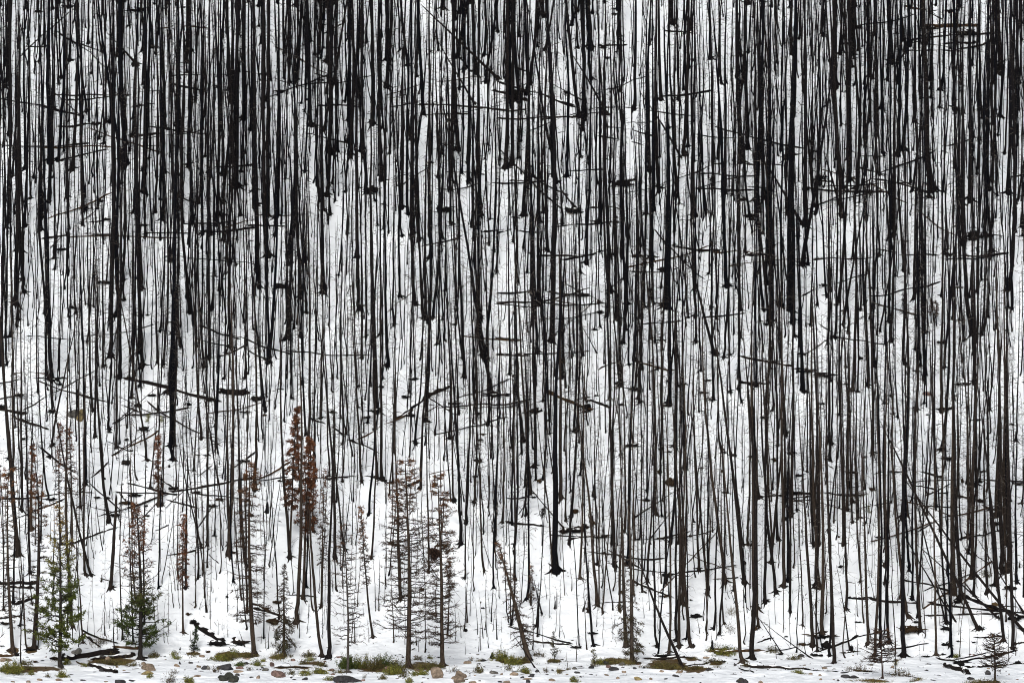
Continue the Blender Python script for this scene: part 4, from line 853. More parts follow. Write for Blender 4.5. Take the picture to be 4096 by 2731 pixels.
def plan_snags():
    S = []
    rg = np.random.default_rng(5)

    def put(sx, sy, qx, qy, wpx, tip, t):
        s = Snag()
        s.sx, s.sy, s.t = sx, sy, t
        s.q = (qx, qy)
        s.wpx, s.tip = wpx, tip
        S.append(s)

    for t, L in SNAGS.items():
        for e in L:
            sx, sy = src(t, e[0], e[1])
            qx, qy = src(t, e[2], e[3])
            if t in 'Q1Q2Q3Q4Q5Q6' and sy > 2183:
                continue                       # the foot is below the tile: listed in the tile underneath
            put(sx, sy, qx, qy, e[4] * TILES[t][2] * (1.02 if t[0] == 'P' else .84 if t[0] == 'A' else .84), len(e) > 5, t)
    done = np.array([(s.sx, s.sy) for s in S])
    # the rest of the burnt stand: the photograph has far more trunks than can be read one by one
    bands = FILL
    extra = []
    for (y0, y1, per, wa) in bands:
        n = int(per * (y1 - y0) / 100 * 41)
        for _ in range(n):
            for _try in range(8):
                sx, sy = rg.uniform(-60, 4156), rg.uniform(y0, y1)
                cl = 0.5 + 0.5 * vn(np.array(sx / 260.0), np.array(sy / 420.0), 5)
                if y0 >= 1700 and sx < 1900 and rg.random() < .5:
                    continue
                if rg.random() < 0.5 + 0.5 * cl:
                    dd = np.abs(done - (sx, sy))
                    if not ((dd[:, 0] < 9) & (dd[:, 1] < 45)).any():
                        break
            u = rg.random()
            w = rg.uniform(2.8, 4.6) if u < .58 else (rg.uniform(4.6, 8) if u < .92 else rg.uniform(8, 14))
            lean = rg.normal() * 0.018 + (rg.normal() * 0.07 if rg.random() < .18 else 0)
            extra.append((sx, sy, sx + lean * 400, sy - 400, w * wa))
    for e in extra:
        put(*e, False, 'F')
    foot = cast([s.sx for s in S], [s.sy for s in S])
    for s, f in zip(S, foot):
        s.base = f
        s.w = max(s.wpx * mpp(f[1]), 0.028)
        q = at_depth(*s.q, f[1])
        dz = max(q[2] - f[2], 0.3)
        s.lean = (q[0] - f[0]) / dz
        if s.tip:
            s.H = dz
        else:
            s.H = max(33 * math.sqrt(s.w) * rg.uniform(.82, 1.18), min(dz, 19) * 1.04)
        s.top = f + np.array([s.lean * s.H, rg.normal() * .01 * s.H, s.H])
        # how large it shows
        vis = min(s.H / mpp(f[1]), max(s.sy, 5))
        s.score = s.wpx * vis * (0.25 + s.sy / SRC_H) if -30 < s.sx < 4126 else 0
        front = np.clip((s.sy - 1500) / 900, 0, 1)
        b = np.clip(rg.random() ** 1.5 * (0.25 + .75 * front) + (0.3 * front if rg.random() < .4 else 0), 0, 1.15)
        s.col = mixc(COAL, BROWN, b)
        s.brown = b
        s.twiggy = rg.random()
        s.pale = (.5 if rg.random() < .25 else .12) * (1 if s.sy > 1500 else .55)
        if s.sy < 1500:
            s.twiggy *= .55
    return S


SPLIT = 0.075
FILL = [(-30, 500, 3.9, 1.1), (500, 1000, 3.7, 1.05), (1000, 1350, 2.5, 1.0), (1350, 1700, 1.6, .92), (1700, 2050, 1.2, .8), (2050, 2480, .85, .65), (2480, 2590, .7, .55)]
SN = plan_snags()


def size_word(w):
    return 'very thick' if w > .34 else 'thick' if w > .235 else 'medium-thick' if w > .165 else 'slim' if w > .105 else 'thin' if w > .07 else 'hair-thin'


def snag_class(s):
    kind = 'burnt trunk' if s.w >= SPLIT else 'burnt pole'
    a = s.lean
    form = 'straight' if abs(a) < .045 else ('left-leaning' if a < 0 else 'right-leaning')
    short = 'short ' if s.H < 4.5 else ''
    col = 'brownish ' if s.brown > .42 else 'black '
    return f'{size_word(s.w)} {short}{form} {col}{kind}'


cls = [snag_class(s) for s in SN]
big = [i for i, s in enumerate(SN) if s.w >= SPLIT]
small = [i for i, s in enumerate(SN) if s.w < SPLIT]
big_one = sorted(big, key=lambda i: -SN[i].score)[:300]
small_one = sorted(small, key=lambda i: -SN[i].score)[:300]
lab = name_all(cls, [(s.sx, s.sy) for s in SN], big_one + small_one)


def grow(s, mb_t, mb_c, rg):
    P, hs, rad = trunk_into(mb_t, s.base, s.top, s.w / 2, s.col, rg, broken=(s.tip and s.w > .12), taper=.35 if (s.tip and s.w > .12) else .8,
                            kink=.022 if s.w > .08 else .035)
    tw = s.twiggy
    if s.tip and s.w > .12:
        twigs_into(mb_c, P, hs, rad, rg, 1.2, .3, s.col, lo=.2)
    elif s.w >= SPLIT:
        twigs_into(mb_c, P, hs, rad, rg, 3.5 + 9 * tw, 0.45 + .85 * tw, mixc(s.col, BROWN, .3), lo=.10 + .10 * rg.random(), droop=.75, pale=s.pale, stubs=.3, rtw=.0125)
    else:
        twigs_into(mb_c, P, hs, rad, rg, 2.2 + 4.5 * tw, 0.25 + .45 * tw, mixc(s.col, BROWN, .3), lo=.15, droop=.5, pale=s.pale, stubs=.45, rtw=.008)


for i in big_one:
    s = SN[i]
    rg = np.random.default_rng(1000 + i)
    root = thing('burnt_tree', s.base, lab[i], 'burnt tree', 'burnt tree trunks standing on the snowy slope')
    mt, mc = MB(), MB()
    grow(s, mt, mc, rg)
    mt.build('trunk', M_BARK, root, s.base)
    if mc.n:
        mc.build('crown', M_BARK, root, s.base)
for i in small_one:
    s = SN[i]
    rg = np.random.default_rng(1000 + i)
    mt = MB()
    grow(s, mt, mt, rg)
    tag(mt.build('burnt_sapling', M_BARK, None, s.base), lab[i], 'burnt sapling', 'thin burnt poles standing among the trunks')
mf = MB()
one = set(big_one) | set(small_one)
for i, s in enumerate(SN):
    if i not in one and s.w >= SPLIT:
        grow(s, mf, mf, np.random.default_rng(1000 + i))
tag(mf.build('burnt_forest', M_BARK), 'dense black burnt forest filling the upper slope behind the nearer trunks', 'forest', kind='stuff')
mf = MB()
for i, s in enumerate(SN):
    if i not in one and s.w < SPLIT:
        grow(s, mf, mf, np.random.default_rng(1000 + i))
tag(mf.build('burnt_undergrowth', M_BARK), 'thin burnt poles crowding between the trunks on the upper slope', 'undergrowth', kind='stuff')
print('SNAGS', len(SN), len(big), len(small))


# ------------------------------------------------------------------ conifers that kept needles or branches
RUST, RUSTD, OLIVE, GREEN, TAN = (0.098, 0.040, 0.017), (0.050, 0.025, 0.015), (0.12, 0.11, 0.016), (0.055, 0.068, 0.009), (0.15, 0.10, 0.035)


def conifer(label, cat, name, foot, tip, wpx, lmax, lo, n_br, blades, colour_at, t='S', up=0.25, droop=0.0, twig_n=8, blade=(0.16, 0.035), dense_at=None,
            shape=0.75, bark=BROWN, seed=0, side=None, nest=None, moss=None):
    rg = np.random.default_rng(seed)
    fs, ts = src(t, *foot), src(t, *tip)
    base = cast(*fs)[0]
    top = at_depth(ts[0], ts[1], base[1])
    w = wpx * 1.2 * TILES[t][2] * mpp(base[1])
    root = thing(name, base, label, cat)
    mt, mc, ml = MB(), MB(), MB()
    P, hs, rad = trunk_into(mt, base, top, w / 2, bark, rg, taper=.82, kink=.01)
    H = hs[-1]
    f = lo + (1 - lo) * np.linspace(0, 1, n_br) + rg.normal(size=n_br) * .008
    f = np.clip(f, lo * .9, .995)
    az = rg.random(n_br) * 6.283
    if side is not None:
        az = np.where(rg.random(n_br) < .5, az, np.where(rg.random(n_br) < .5, 0, np.pi) + rg.normal(size=n_br) * .7)
    u = (f - lo) / (1 - lo)
    L = lmax * np.clip(1 - u, 0.05, 1) ** shape * (0.45 + .7 * rg.random(n_br)) * np.clip(u * 9 + .45, 0, 1)
    q = np.linspace(0, 1, 6)
    d = np.stack([np.cos(az), np.sin(az), np.zeros(n_br)], 1)
    c0 = at_height(P, hs, f * H)
    br = c0[:, None] + d[:, None] * (L[:, None] * q)[..., None] * .95
    sag = -droop * (1 - u * .6) * rg.uniform(.2, 1.8, n_br) + rg.normal(size=n_br) * .13
    br[..., 2] += L[:, None] * (sag[:, None] * q ** 1.3 + up * (q ** 2.2) * (0.6 + .8 * rg.random(n_br))[:, None])
    br[:, 1:] += rg.normal(size=(n_br, 5, 3)) * .03 * L[:, None, None]
    br_r = np.clip(.012 + .017 * L / max(lmax, .5), .009, .032)
    mc.tubes(br, br_r[:, None] * np.array([1, .9, .75, .6, .45, .2]), 4, mixc(bark, COAL, .35))
    # side twigs
    if twig_n:
        m = n_br * twig_n
        bi = np.repeat(np.arange(n_br), twig_n)
        tq = .25 + .75 * rg.random(m)
        k = tq * 5
        k0 = np.clip(k.astype(int), 0, 4)
        fr = (k - k0)[:, None]
        tp = br[bi, k0] * (1 - fr) + br[bi, k0 + 1] * fr
        perp = np.stack([-d[bi, 1], d[bi, 0], np.zeros(m)], 1) * np.where(rg.random(m) < .5, 1, -1)[:, None]
        td = d[bi] * .75 + perp * (.35 + .6 * rg.random(m))[:, None] + np.stack([np.zeros(m), np.zeros(m), rg.normal(size=m) * .35 - droop * .55 + up * .5], 1)
        td /= np.linalg.norm(td, axis=1, keepdims=True)
        tl = (0.18 + .35 * rg.random(m)) * np.clip(L[bi] / lmax + .25, .3, 1) * min(lmax, 1.3) * .62
        p1 = tp + td * tl[:, None] * .5 + rg.normal(size=(m, 3)) * .02
        p2 = tp + td * tl[:, None] + np.stack([np.zeros(m), np.zeros(m), up * tl * .3 - droop * tl * .3], 1)
        mc.tubes(np.stack([tp, p1, p2], 1), np.repeat(np.array([[.0105, .009, .006]]), m, 0), 3, mixc(bark, (.07, .04, .022), .35))
        seg0, seg1 = np.concatenate([tp, br[:, 3], br[:, 4]]), np.concatenate([p2, br[:, 4], br[:, 5]])
    else:
        seg0, seg1 = np.concatenate([br[:, 2], br[:, 3], br[:, 4]]), np.concatenate([br[:, 3], br[:, 4], br[:, 5]])
    # needles
    if blades:
        blades = int(blades * (1.15 if lmax > 1 else .85))
        hfr = (seg0[:, 2] - base[2]) / max(top[2] - base[2], .1)
        dens = np.ones(len(seg0)) if dense_at is None else np.array([dense_at(x) for x in hfr])
        dens = np.clip(dens, 1e-6, None) * (0.03 + 2 * rg.random(len(seg0)) ** 3.2)
        pick = rg.choice(len(seg0), blades, p=dens / dens.sum())
        a = rg.random(blades)[:, None]
        c = seg0[pick] * (1 - a) + seg1[pick] * a + rg.normal(size=(blades, 3)) * .022
        dd = seg1[pick] - seg0[pick]
        dd = dd / (np.linalg.norm(dd, axis=1, keepdims=True) + 1e-6) * .8 + rg.normal(size=(blades, 3)) * .75
        hf = (c[:, 2] - base[2]) / max(top[2] - base[2], .1)
        colr = np.array([colour_at(x, rg) for x in hf])
        ml.blades(c, dd, 1.12 * blade[0] * (.6 + .8 * rg.random(blades)), blade[1] * (.7 + .6 * rg.random(blades)), colr)
    if nest:
        ns = at_depth(*src(t, *nest[:2]), base[1])
        rr = nest[2] * TILES[t][2] * mpp(base[1])
        m = 260
        dd = rg.normal(size=(m, 3))
        dd /= np.linalg.norm(dd, axis=1, keepdims=True)
        s0 = ns + dd * rr * .1
        s1 = ns + dd * rr * (.5 + .35 * rg.random(m))[:, None] + np.array([0, 0, -.05])
        s2 = s1 + rg.normal(size=(m, 3)) * rr * .35
        mc.tubes(np.stack([s0, s1, s2], 1), np.repeat(np.array([[.02, .012, .004]]), m, 0), 3, (.016, .011, .009))
        ml.blades(s1 + rg.normal(size=(m, 3)) * rr * .2, rg.normal(size=(m, 3)), .16, .06, np.array([mixc(RUSTD, COAL, rg.random() * .7) for _ in range(m)]))
    mt.build('trunk', M_BARK, root, base)
    if mc.n:
        mc.build('crown', M_BARK, root, base)
    if ml.n:
        ml.build('needles', M_NEEDLE, root, base)
    return root


def pal(stops):
    """colour by height along the trunk, with a random spread"""
    hs_ = [s[0] for s in stops]

    def f(h, rg):
        h = h + rg.normal() * .05
        c = tuple(np.interp(h, hs_, [s[1][k] for s in stops]) for k in range(3))
        return tuple(np.clip(np.array(c) * (0.55 + .9 * rg.random()), 0, 1))
    return f


green_pal = pal([(0, GREEN), (.35, GREEN), (.55, (.045, .060, .014)), (.72, OLIVE), (.9, (.16, .10, .03)), (1, TAN)])
half_pal = pal([(0, (.03, .046, .010)), (.36, (.036, .05, .011)), (.45, (.05, .045, .014)), (.55, RUSTD), (.8, RUST), (1, RUST)])
rust_pal = pal([(0, (.045, .026, .017)), (.5, (.080, .031, .014)), (1, (.12, .044, .018))])
dull_pal = pal([(0, (.035, .026, .018)), (.6, (.05, .03, .018)), (1, (.13, .055, .02))])
brn = (0.034, 0.025, 0.019)

conifer('yellow-green pine with golden thin top at the left shore', 'pine', 'green_pine', (690, 1385), (683, -480), 36, 1.75, .10, 120, 5000, green_pal, 'P1', up=.30, twig_n=8,
        blade=(.17, .05), dense_at=lambda h: 1.0 if h < .5 else (.6 if h < .66 else (.22 if h < .8 else .12)), shape=.8, bark=(.022, .019, .017), seed=1)
conifer('pine with green lower boughs and rusty dead top near left shore', 'pine', 'half_green_pine', (1610, 1300), (1570, -480), 42, 1.6, .09, 150, 4300, half_pal, 'P1', up=.24, twig_n=8,
        blade=(.17, .05), dense_at=lambda h: 1.5 if h < .42 else (.16 if h < .62 else .26), shape=.6, bark=(.016, .014, .013), seed=2)
conifer('taller left one of the rust-red narrow conifer pair', 'conifer', 'rusty_conifer', (295, 625), (355, -520), 15, .62, .34, 150, 5200, rust_pal, 'C2', up=-.05, droop=.35, twig_n=5,
        blade=(.14, .045), shape=.5, seed=3)
conifer('right one of the rust-red narrow conifer pair', 'conifer', 'rusty_conifer', (400, 930), (452, -290), 20, .58, .42, 140, 4600, rust_pal, 'C2', up=-.05, droop=.35, twig_n=5,
        blade=(.14, .045), shape=.42, seed=4)
conifer('short rust-red conifer tucked against the right side of the red pair', 'conifer', 'rusty_conifer', (478, 430), (495, -40), 12, .30, .08, 60, 1300, rust_pal, 'C2', up=-.05, droop=.3, twig_n=4,
        blade=(.13, .04), shape=.5, seed=5)
conifer('widest brown dead spruce with arching bare boughs on the shore', 'spruce', 'dead_spruce', (785, 1390), (745, -990), 46, 1.95, .13, 150, 2600, dull_pal, 'P3', up=.22, droop=.12, twig_n=22,
        blade=(.10, .035), dense_at=lambda h: .5 if h < .7 else 1.2, shape=.42, bark=brn, seed=6, side=1)
conifer('brown dead spruce with a dark nest clump, pale bark at its foot', 'spruce', 'dead_spruce', (1180, 1375), (1130, -830), 40, 1.25, .10, 130, 2600, dull_pal, 'P3', up=.16, droop=.08, twig_n=19,
        blade=(.10, .035), dense_at=lambda h: .6 if h < .55 else 1.2, shape=.38, bark=brn, seed=7, side=1, nest=(1085, 75, 70))
conifer('tall brown branchy dead conifer right of the uprooted black log', 'spruce', 'dead_spruce', (970, 1250), (935, -960), 44, 1.2, .16, 120, 1700, dull_pal, 'P2', up=.10, droop=.22, twig_n=17,
        blade=(.10, .035), dense_at=lambda h: .4 if h < .8 else 2.0, shape=.35, bark=brn, seed=8, side=1)
conifer('half-dead fir with drooping greenish boughs left of the grey leaning trunk', 'fir', 'drooping_fir', (1310, 1240), (1318, 200), 28, .85, .08, 100, 2300, pal([(0, (.04, .04, .018)), (.5, (.035, .028, .016)), (1, (.03, .022, .016))]), 'P2',
        up=0, droop=.62, twig_n=8, blade=(.13, .03), dense_at=lambda h: 1.6 if h < .42 else .25, shape=.75, bark=brn, seed=9)
conifer('brown dead conifer at far left, upright with rusty tip', 'conifer', 'dead_conifer', (150, 1195), (95, -900), 36, .75, .14, 100, 1600, dull_pal, 'P1', up=.05, droop=.25, twig_n=7,
        blade=(.10, .035), dense_at=lambda h: .3 if h < .82 else 2.5, shape=.25, bark=brn, seed=10)
conifer('dark brown conifer behind the left pine, bushy at its tip', 'conifer', 'dead_conifer', (392, 1180), (436, -810), 42, .8, .06, 100, 1800, dull_pal, 'P1', up=.18, droop=.08, twig_n=8,
        blade=(.11, .035), dense_at=lambda h: .9 if h < .2 else (.3 if h < .7 else 1.3), shape=.3, bark=(.02, .015, .013), seed=11)
conifer('slender rust spire with bare lower stem left of the uprooted log', 'conifer', 'rusty_spire', (152, 995), (150, -370), 20, .36, .42, 90, 1700, rust_pal, 'P2', up=-.05, droop=.4, twig_n=4,
        blade=(.12, .035), shape=.35, bark=brn, seed=12)
conifer('narrow rust-orange spire above the broken leaning snag', 'conifer', 'rusty_spire', (1042, 628), (1035, 165), 14, .26, .18, 80, 1700, rust_pal, 'Q1', up=-.05, droop=.4, twig_n=4,
        blade=(.12, .035), shape=.3, bark=brn, seed=13)
conifer('left of two thin rusty spires right of the far-left trunks', 'conifer', 'rusty_spire', (398, 880), (397, 85), 11, .42, .42, 80, 900, rust_pal, 'Q1', up=.05, droop=.25, twig_n=4,
        blade=(.11, .035), dense_at=lambda h: .3 if h < .6 else 1.2, shape=.45, bark=brn, seed=14)
conifer('right of two thin rusty spires right of the far-left trunks', 'conifer', 'rusty_spire', (473, 890), (450, 120), 11, .45, .42, 80, 950, rust_pal, 'Q1', up=.05, droop=.25, twig_n=4,
        blade=(.11, .035), dense_at=lambda h: .4 if h < .55 else 1.2, shape=.45, bark=brn, seed=15)
conifer('brown narrow conifer with thin rust tip at the left', 'conifer', 'rusty_spire', (200, 790), (209, 215), 20, .30, .2, 70, 1100, pal([(0, RUSTD), (.5, (.10, .035, .014)), (1, RUST)]), 'Q1', up=-.05, droop=.3, twig_n=4,
        blade=(.11, .035), dense_at=lambda h: .2 if h < .4 else 1, shape=.3, bark=brn, seed=16)
conifer('crooked rust-brown spire leaning left in front of the snow bank', 'conifer', 'rusty_spire', (378, 1045), (255, -460), 22, .34, .40, 90, 1300, dull_pal, 'P3', up=.05, droop=.25, twig_n=5,
        blade=(.11, .035), dense_at=lambda h: .6 if h < .6 else 1.6, shape=.35, bark=(.025, .02, .017), seed=17)
conifer('brown spire with fluffy dead twigs right of the red pair', 'conifer', 'rusty_spire', (540, 995), (562, -50), 13, .36, .3, 90, 1000, dull_pal, 'C2', up=.0, droop=.3, twig_n=6,
        blade=(.10, .035), shape=.4, bark=brn, seed=18)
conifer('leaning brown spruce with shaggy boughs and forked foot', 'spruce', 'dead_spruce', (125, 745), (-70, -30), 28, .8, .12, 110, 1600, dull_pal, 'P4', up=.02, droop=.32, twig_n=9,
        blade=(.10, .03), shape=.5, bark=(.045, .034, .026), seed=19)
conifer('dead tree with a shaggy brown skirt, right of two', 'conifer', 'dead_conifer', (800, 765), (775, -300), 24, .85, .06, 80, 1700, pal([(0, (.05, .042, .02)), (.4, (.045, .034, .02)), (1, brn)]), 'P4', up=0, droop=.5, twig_n=9,
        blade=(.12, .028), dense_at=lambda h: 1.5 if h < .3 else .08, shape=1.6, bark=(.04, .032, .027), seed=20)
conifer('dead tree with a shaggy brown skirt, left of two', 'conifer', 'dead_conifer', (762, 660), (735, -350), 22, .75, .05, 70, 1200, pal([(0, (.05, .042, .02)), (.4, (.045, .034, .02)), (1, brn)]), 'P4', up=0, droop=.5, twig_n=8,
        blade=(.12, .028), dense_at=lambda h: 1.5 if h < .3 else .08, shape=1.6, bark=(.03, .024, .02), seed=21)
conifer('thin grey-stemmed dead tree with fine bare boughs by the green bushes', 'conifer', 'dead_conifer', (88, 1445), (40, -260), 25, 1.1, .18, 80, 500, dull_pal, 'P3', up=.18, droop=.1, twig_n=9,
        blade=(.08, .03), shape=.4, bark=(.05, .044, .04), seed=22)
conifer('baby green fir on snow below the uprooted log', 'fir', 'young_fir', (270, 1215), (300, 915), 9, .36, .12, 50, 1100, pal([(0, (.03, .045, .02)), (1, (.03, .05, .02))]), 'P2', up=.05, droop=.2, twig_n=5,
        blade=(.08, .028), shape=.8, bark=(.02, .018, .015), seed=23)
conifer('sparse young pine with whorled twigs on a mossy patch', 'pine', 'young_pine', (293, 748), (293, 560), 6, .35, .15, 34, 420, pal([(0, (.06, .06, .03)), (1, (.07, .06, .03))]), 'P4', up=.3, droop=0, twig_n=4,
        blade=(.08, .025), shape=.4, bark=(.03, .025, .02), seed=24)
conifer('wispy young pine with yellow-green tufts near the shore grass', 'pine', 'young_pine', (555, 780), (550, 680), 3, .25, .15, 20, 260, pal([(0, (.10, .10, .03)), (1, (.10, .09, .03))]), 'P4', up=.3, droop=0, twig_n=3,
        blade=(.08, .025), shape=.4, bark=(.03, .025, .02), seed=25)
conifer('bare reddish shrub-tree on the shore beside the bristly fallen sapling', 'tree', 'bare_bushy_tree', (222, 866), (215, 545), 10, 1.1, .30, 60, 350, dull_pal, 'P6', up=.1, droop=0, twig_n=12,
        blade=(.08, .025), shape=.35, bark=(.035, .024, .02), seed=26, side=1)
conifer('bare round-headed shrub-tree at the bottom right on dry grass', 'tree', 'bare_bushy_tree', (958, 890), (955, 575), 12, .85, .25, 70, 300, dull_pal, 'P6', up=.25, droop=0, twig_n=13,
        blade=(.08, .025), shape=.3, bark=(.028, .022, .018), seed=27)
conifer('small brown spire standing right of the nest spruce', 'conifer', 'rusty_spire', (1237, 1020), (1255, 125), 15, .25, .55, 60, 800, dull_pal, 'P3', up=0, droop=.3, twig_n=4,
        blade=(.10, .03), shape=.4, bark=(.025, .02, .017), seed=28)
conifer('short brown-tufted sapling left of the thick lone snag', 'conifer', 'rusty_spire', (137, 385), (140, 120), 7, .25, .1, 40, 450, dull_pal, 'P4', up=0, droop=.3, twig_n=4,
        blade=(.09, .03), shape=.4, bark=brn, seed=29)
conifer('dead conifer with sparse rust sprays behind the widest spruce', 'conifer', 'dead_conifer', (697, 612), (655, -700), 28, 1.0, .35, 60, 500, pal([(0, RUSTD), (1, RUST)]), 'P3', up=.2, droop=.05, twig_n=6,
        blade=(.09, .03), shape=.4, bark=(.022, .017, .015), seed=30)
conifer('small tufted pole with a dark bottlebrush tip near the lone snag', 'conifer', 'tufted_sapling', (210, 890), (213, 648), 6, .14, .75, 30, 320, pal([(0, COAL), (1, (.012, .010, .009))]), 'Q4', up=.1, droop=0, twig_n=3,
        blade=(.08, .03), shape=.4, bark=COAL, seed=31)
conifer('dark needle-topped twin spire high on the right slope, left one', 'conifer', 'tufted_sapling', (1203, 480), (1202, 320), 7, .16, .3, 34, 500, pal([(0, (.03, .018, .01)), (1, (.06, .03, .013))]), 'B4', up=.1, droop=0, twig_n=3,
        blade=(.09, .03), shape=.3, bark=COAL, seed=32)
conifer('dark needle-topped twin spire high on the right slope, right one', 'conifer', 'tufted_sapling', (1238, 500), (1236, 335), 7, .16, .3, 34, 500, pal([(0, (.03, .018, .01)), (1, (.06, .03, .013))]), 'B4', up=.1, droop=0, twig_n=3,
        blade=(.09, .03), shape=.3, bark=COAL, seed=33)
conifer('black bottlebrush spire between thick trunks on the right slope', 'conifer', 'tufted_sapling', (1025, 420), (1024, 280), 10, .14, .2, 34, 500, pal([(0, COAL), (1, (.012, .010, .009))]), 'B4', up=.1, droop=0, twig_n=3,
        blade=(.09, .03), shape=.3, bark=COAL, seed=34)

# ------------------------------------------------------------------ leaning dead trees, hung up in the others
LE = []
for t, L in LEANERS.items():
    for e in L:
        fs, ts = src(t, e[0], e[1]), src(t, e[2], e[3])
        LE.append((fs, ts, e[4] * TILES[t][2], e[5]))


def tilt_word(fs, ts):
    a = math.degrees(math.atan2(abs(ts[0] - fs[0]), abs(fs[1] - ts[1])))
    side = 'left' if ts[0] < fs[0] else 'right'
    return f'{"steeply" if a < 28 else "heavily" if a < 55 else "almost flat"} {side}-leaning'


lcls = [f'{"thick" if w > 11 else "slim" if w > 7 else "thin"} {tilt_word(f, q)} dead {"tree" if tw > .7 else "pole"}' for f, q, w, tw in LE]
llab = name_all(lcls, [e[0] for e in LE], list(range(len(LE))))
for k, (fs, ts, w, tw) in enumerate(LE):
    rg = np.random.default_rng(300 + k)
    base = cast(*fs)[0]
    top = at_depth(*ts, base[1]) + np.array([0, rg.normal() * .4, 0])
    root = thing('leaning_dead_tree', base, llab[k], 'dead tree', 'dead trees leaning across the others')
    mt, mc = MB(), MB()
    P, hs, rad = trunk_into(mt, base, top, w * mpp(base[1]) / 2, mixc(COAL, BROWN, .15 + .3 * rg.random()), rg, taper=.7)
    twigs_into(mc, P, hs, rad, rg, 2 + 5 * tw, .25 + .45 * tw, mixc(COAL, BROWN, .4), lo=.15, droop=.6, pale=.25, stubs=.35)
    mt.build('trunk', M_BARK, root, base)
    if mc.n:
        mc.build('crown', M_BARK, root, base)

# ------------------------------------------------------------------ fallen logs with snow lying on them
LG = []
for t, L in LOGS.items():
    for e in L:
        a, b = src(t, e[0], e[1]), src(t, e[2], e[3])
        LG.append((a, b, e[4] * TILES[t][2] * (1.3 if t[0] == 'A' else 1.15)))


rg = np.random.default_rng(41)
TANGLES = [(2250, 1215, 330, 60), (1150, 1400, 420, 90), (2700, 1010, 520, 80), (3800, 130, 350, 90), (3480, 730, 420, 90), (500, 590, 450, 110), (1250, 330, 350, 120), (2000, 400, 420, 120),
           (2950, 640, 420, 150), (3900, 2330, 300, 130), (3400, 2000, 420, 90), (2650, 2200, 320, 110), (550, 1650, 420, 110), (700, 1960, 450, 80), (3000, 1320, 520, 110), (1800, 1600, 420, 110),
           (600, 900, 500, 140), (1700, 800, 600, 200), (3500, 1100, 500, 180), (2400, 520, 600, 200), (300, 250, 350, 140), (3700, 2000, 330, 120)]
for (tx, ty, sx_, sy_) in TANGLES:
    for _ in range(5):
        x0, y0 = tx + rg.normal() * sx_ * .5, ty + rg.normal() * sy_ * .5
        ln = rg.uniform(60, 420)
        an = rg.normal() * .22 + (rg.choice([-1, 1]) * rg.uniform(.2, .7) if rg.random() < .4 else 0)
        LG.append(((x0 - ln / 2 * math.cos(an), y0 - ln / 2 * math.sin(an)), (x0 + ln / 2 * math.cos(an), y0 + ln / 2 * math.sin(an)), rg.uniform(3, 8.5)))


def log_class(a, b, w):
    n = math.hypot(a[0] - b[0], a[1] - b[1])
    s = (b[1] - a[1]) / ((b[0] - a[0]) or 1)
    tilt = 'level' if abs(s) < .1 else ('down-right' if s > 0 else 'up-right')
    return f'{"long" if n > 330 else "short" if n < 130 else "medium"} {"thick" if w > 10 else "slim" if w > 5.5 else "thin"} {tilt} fallen log'


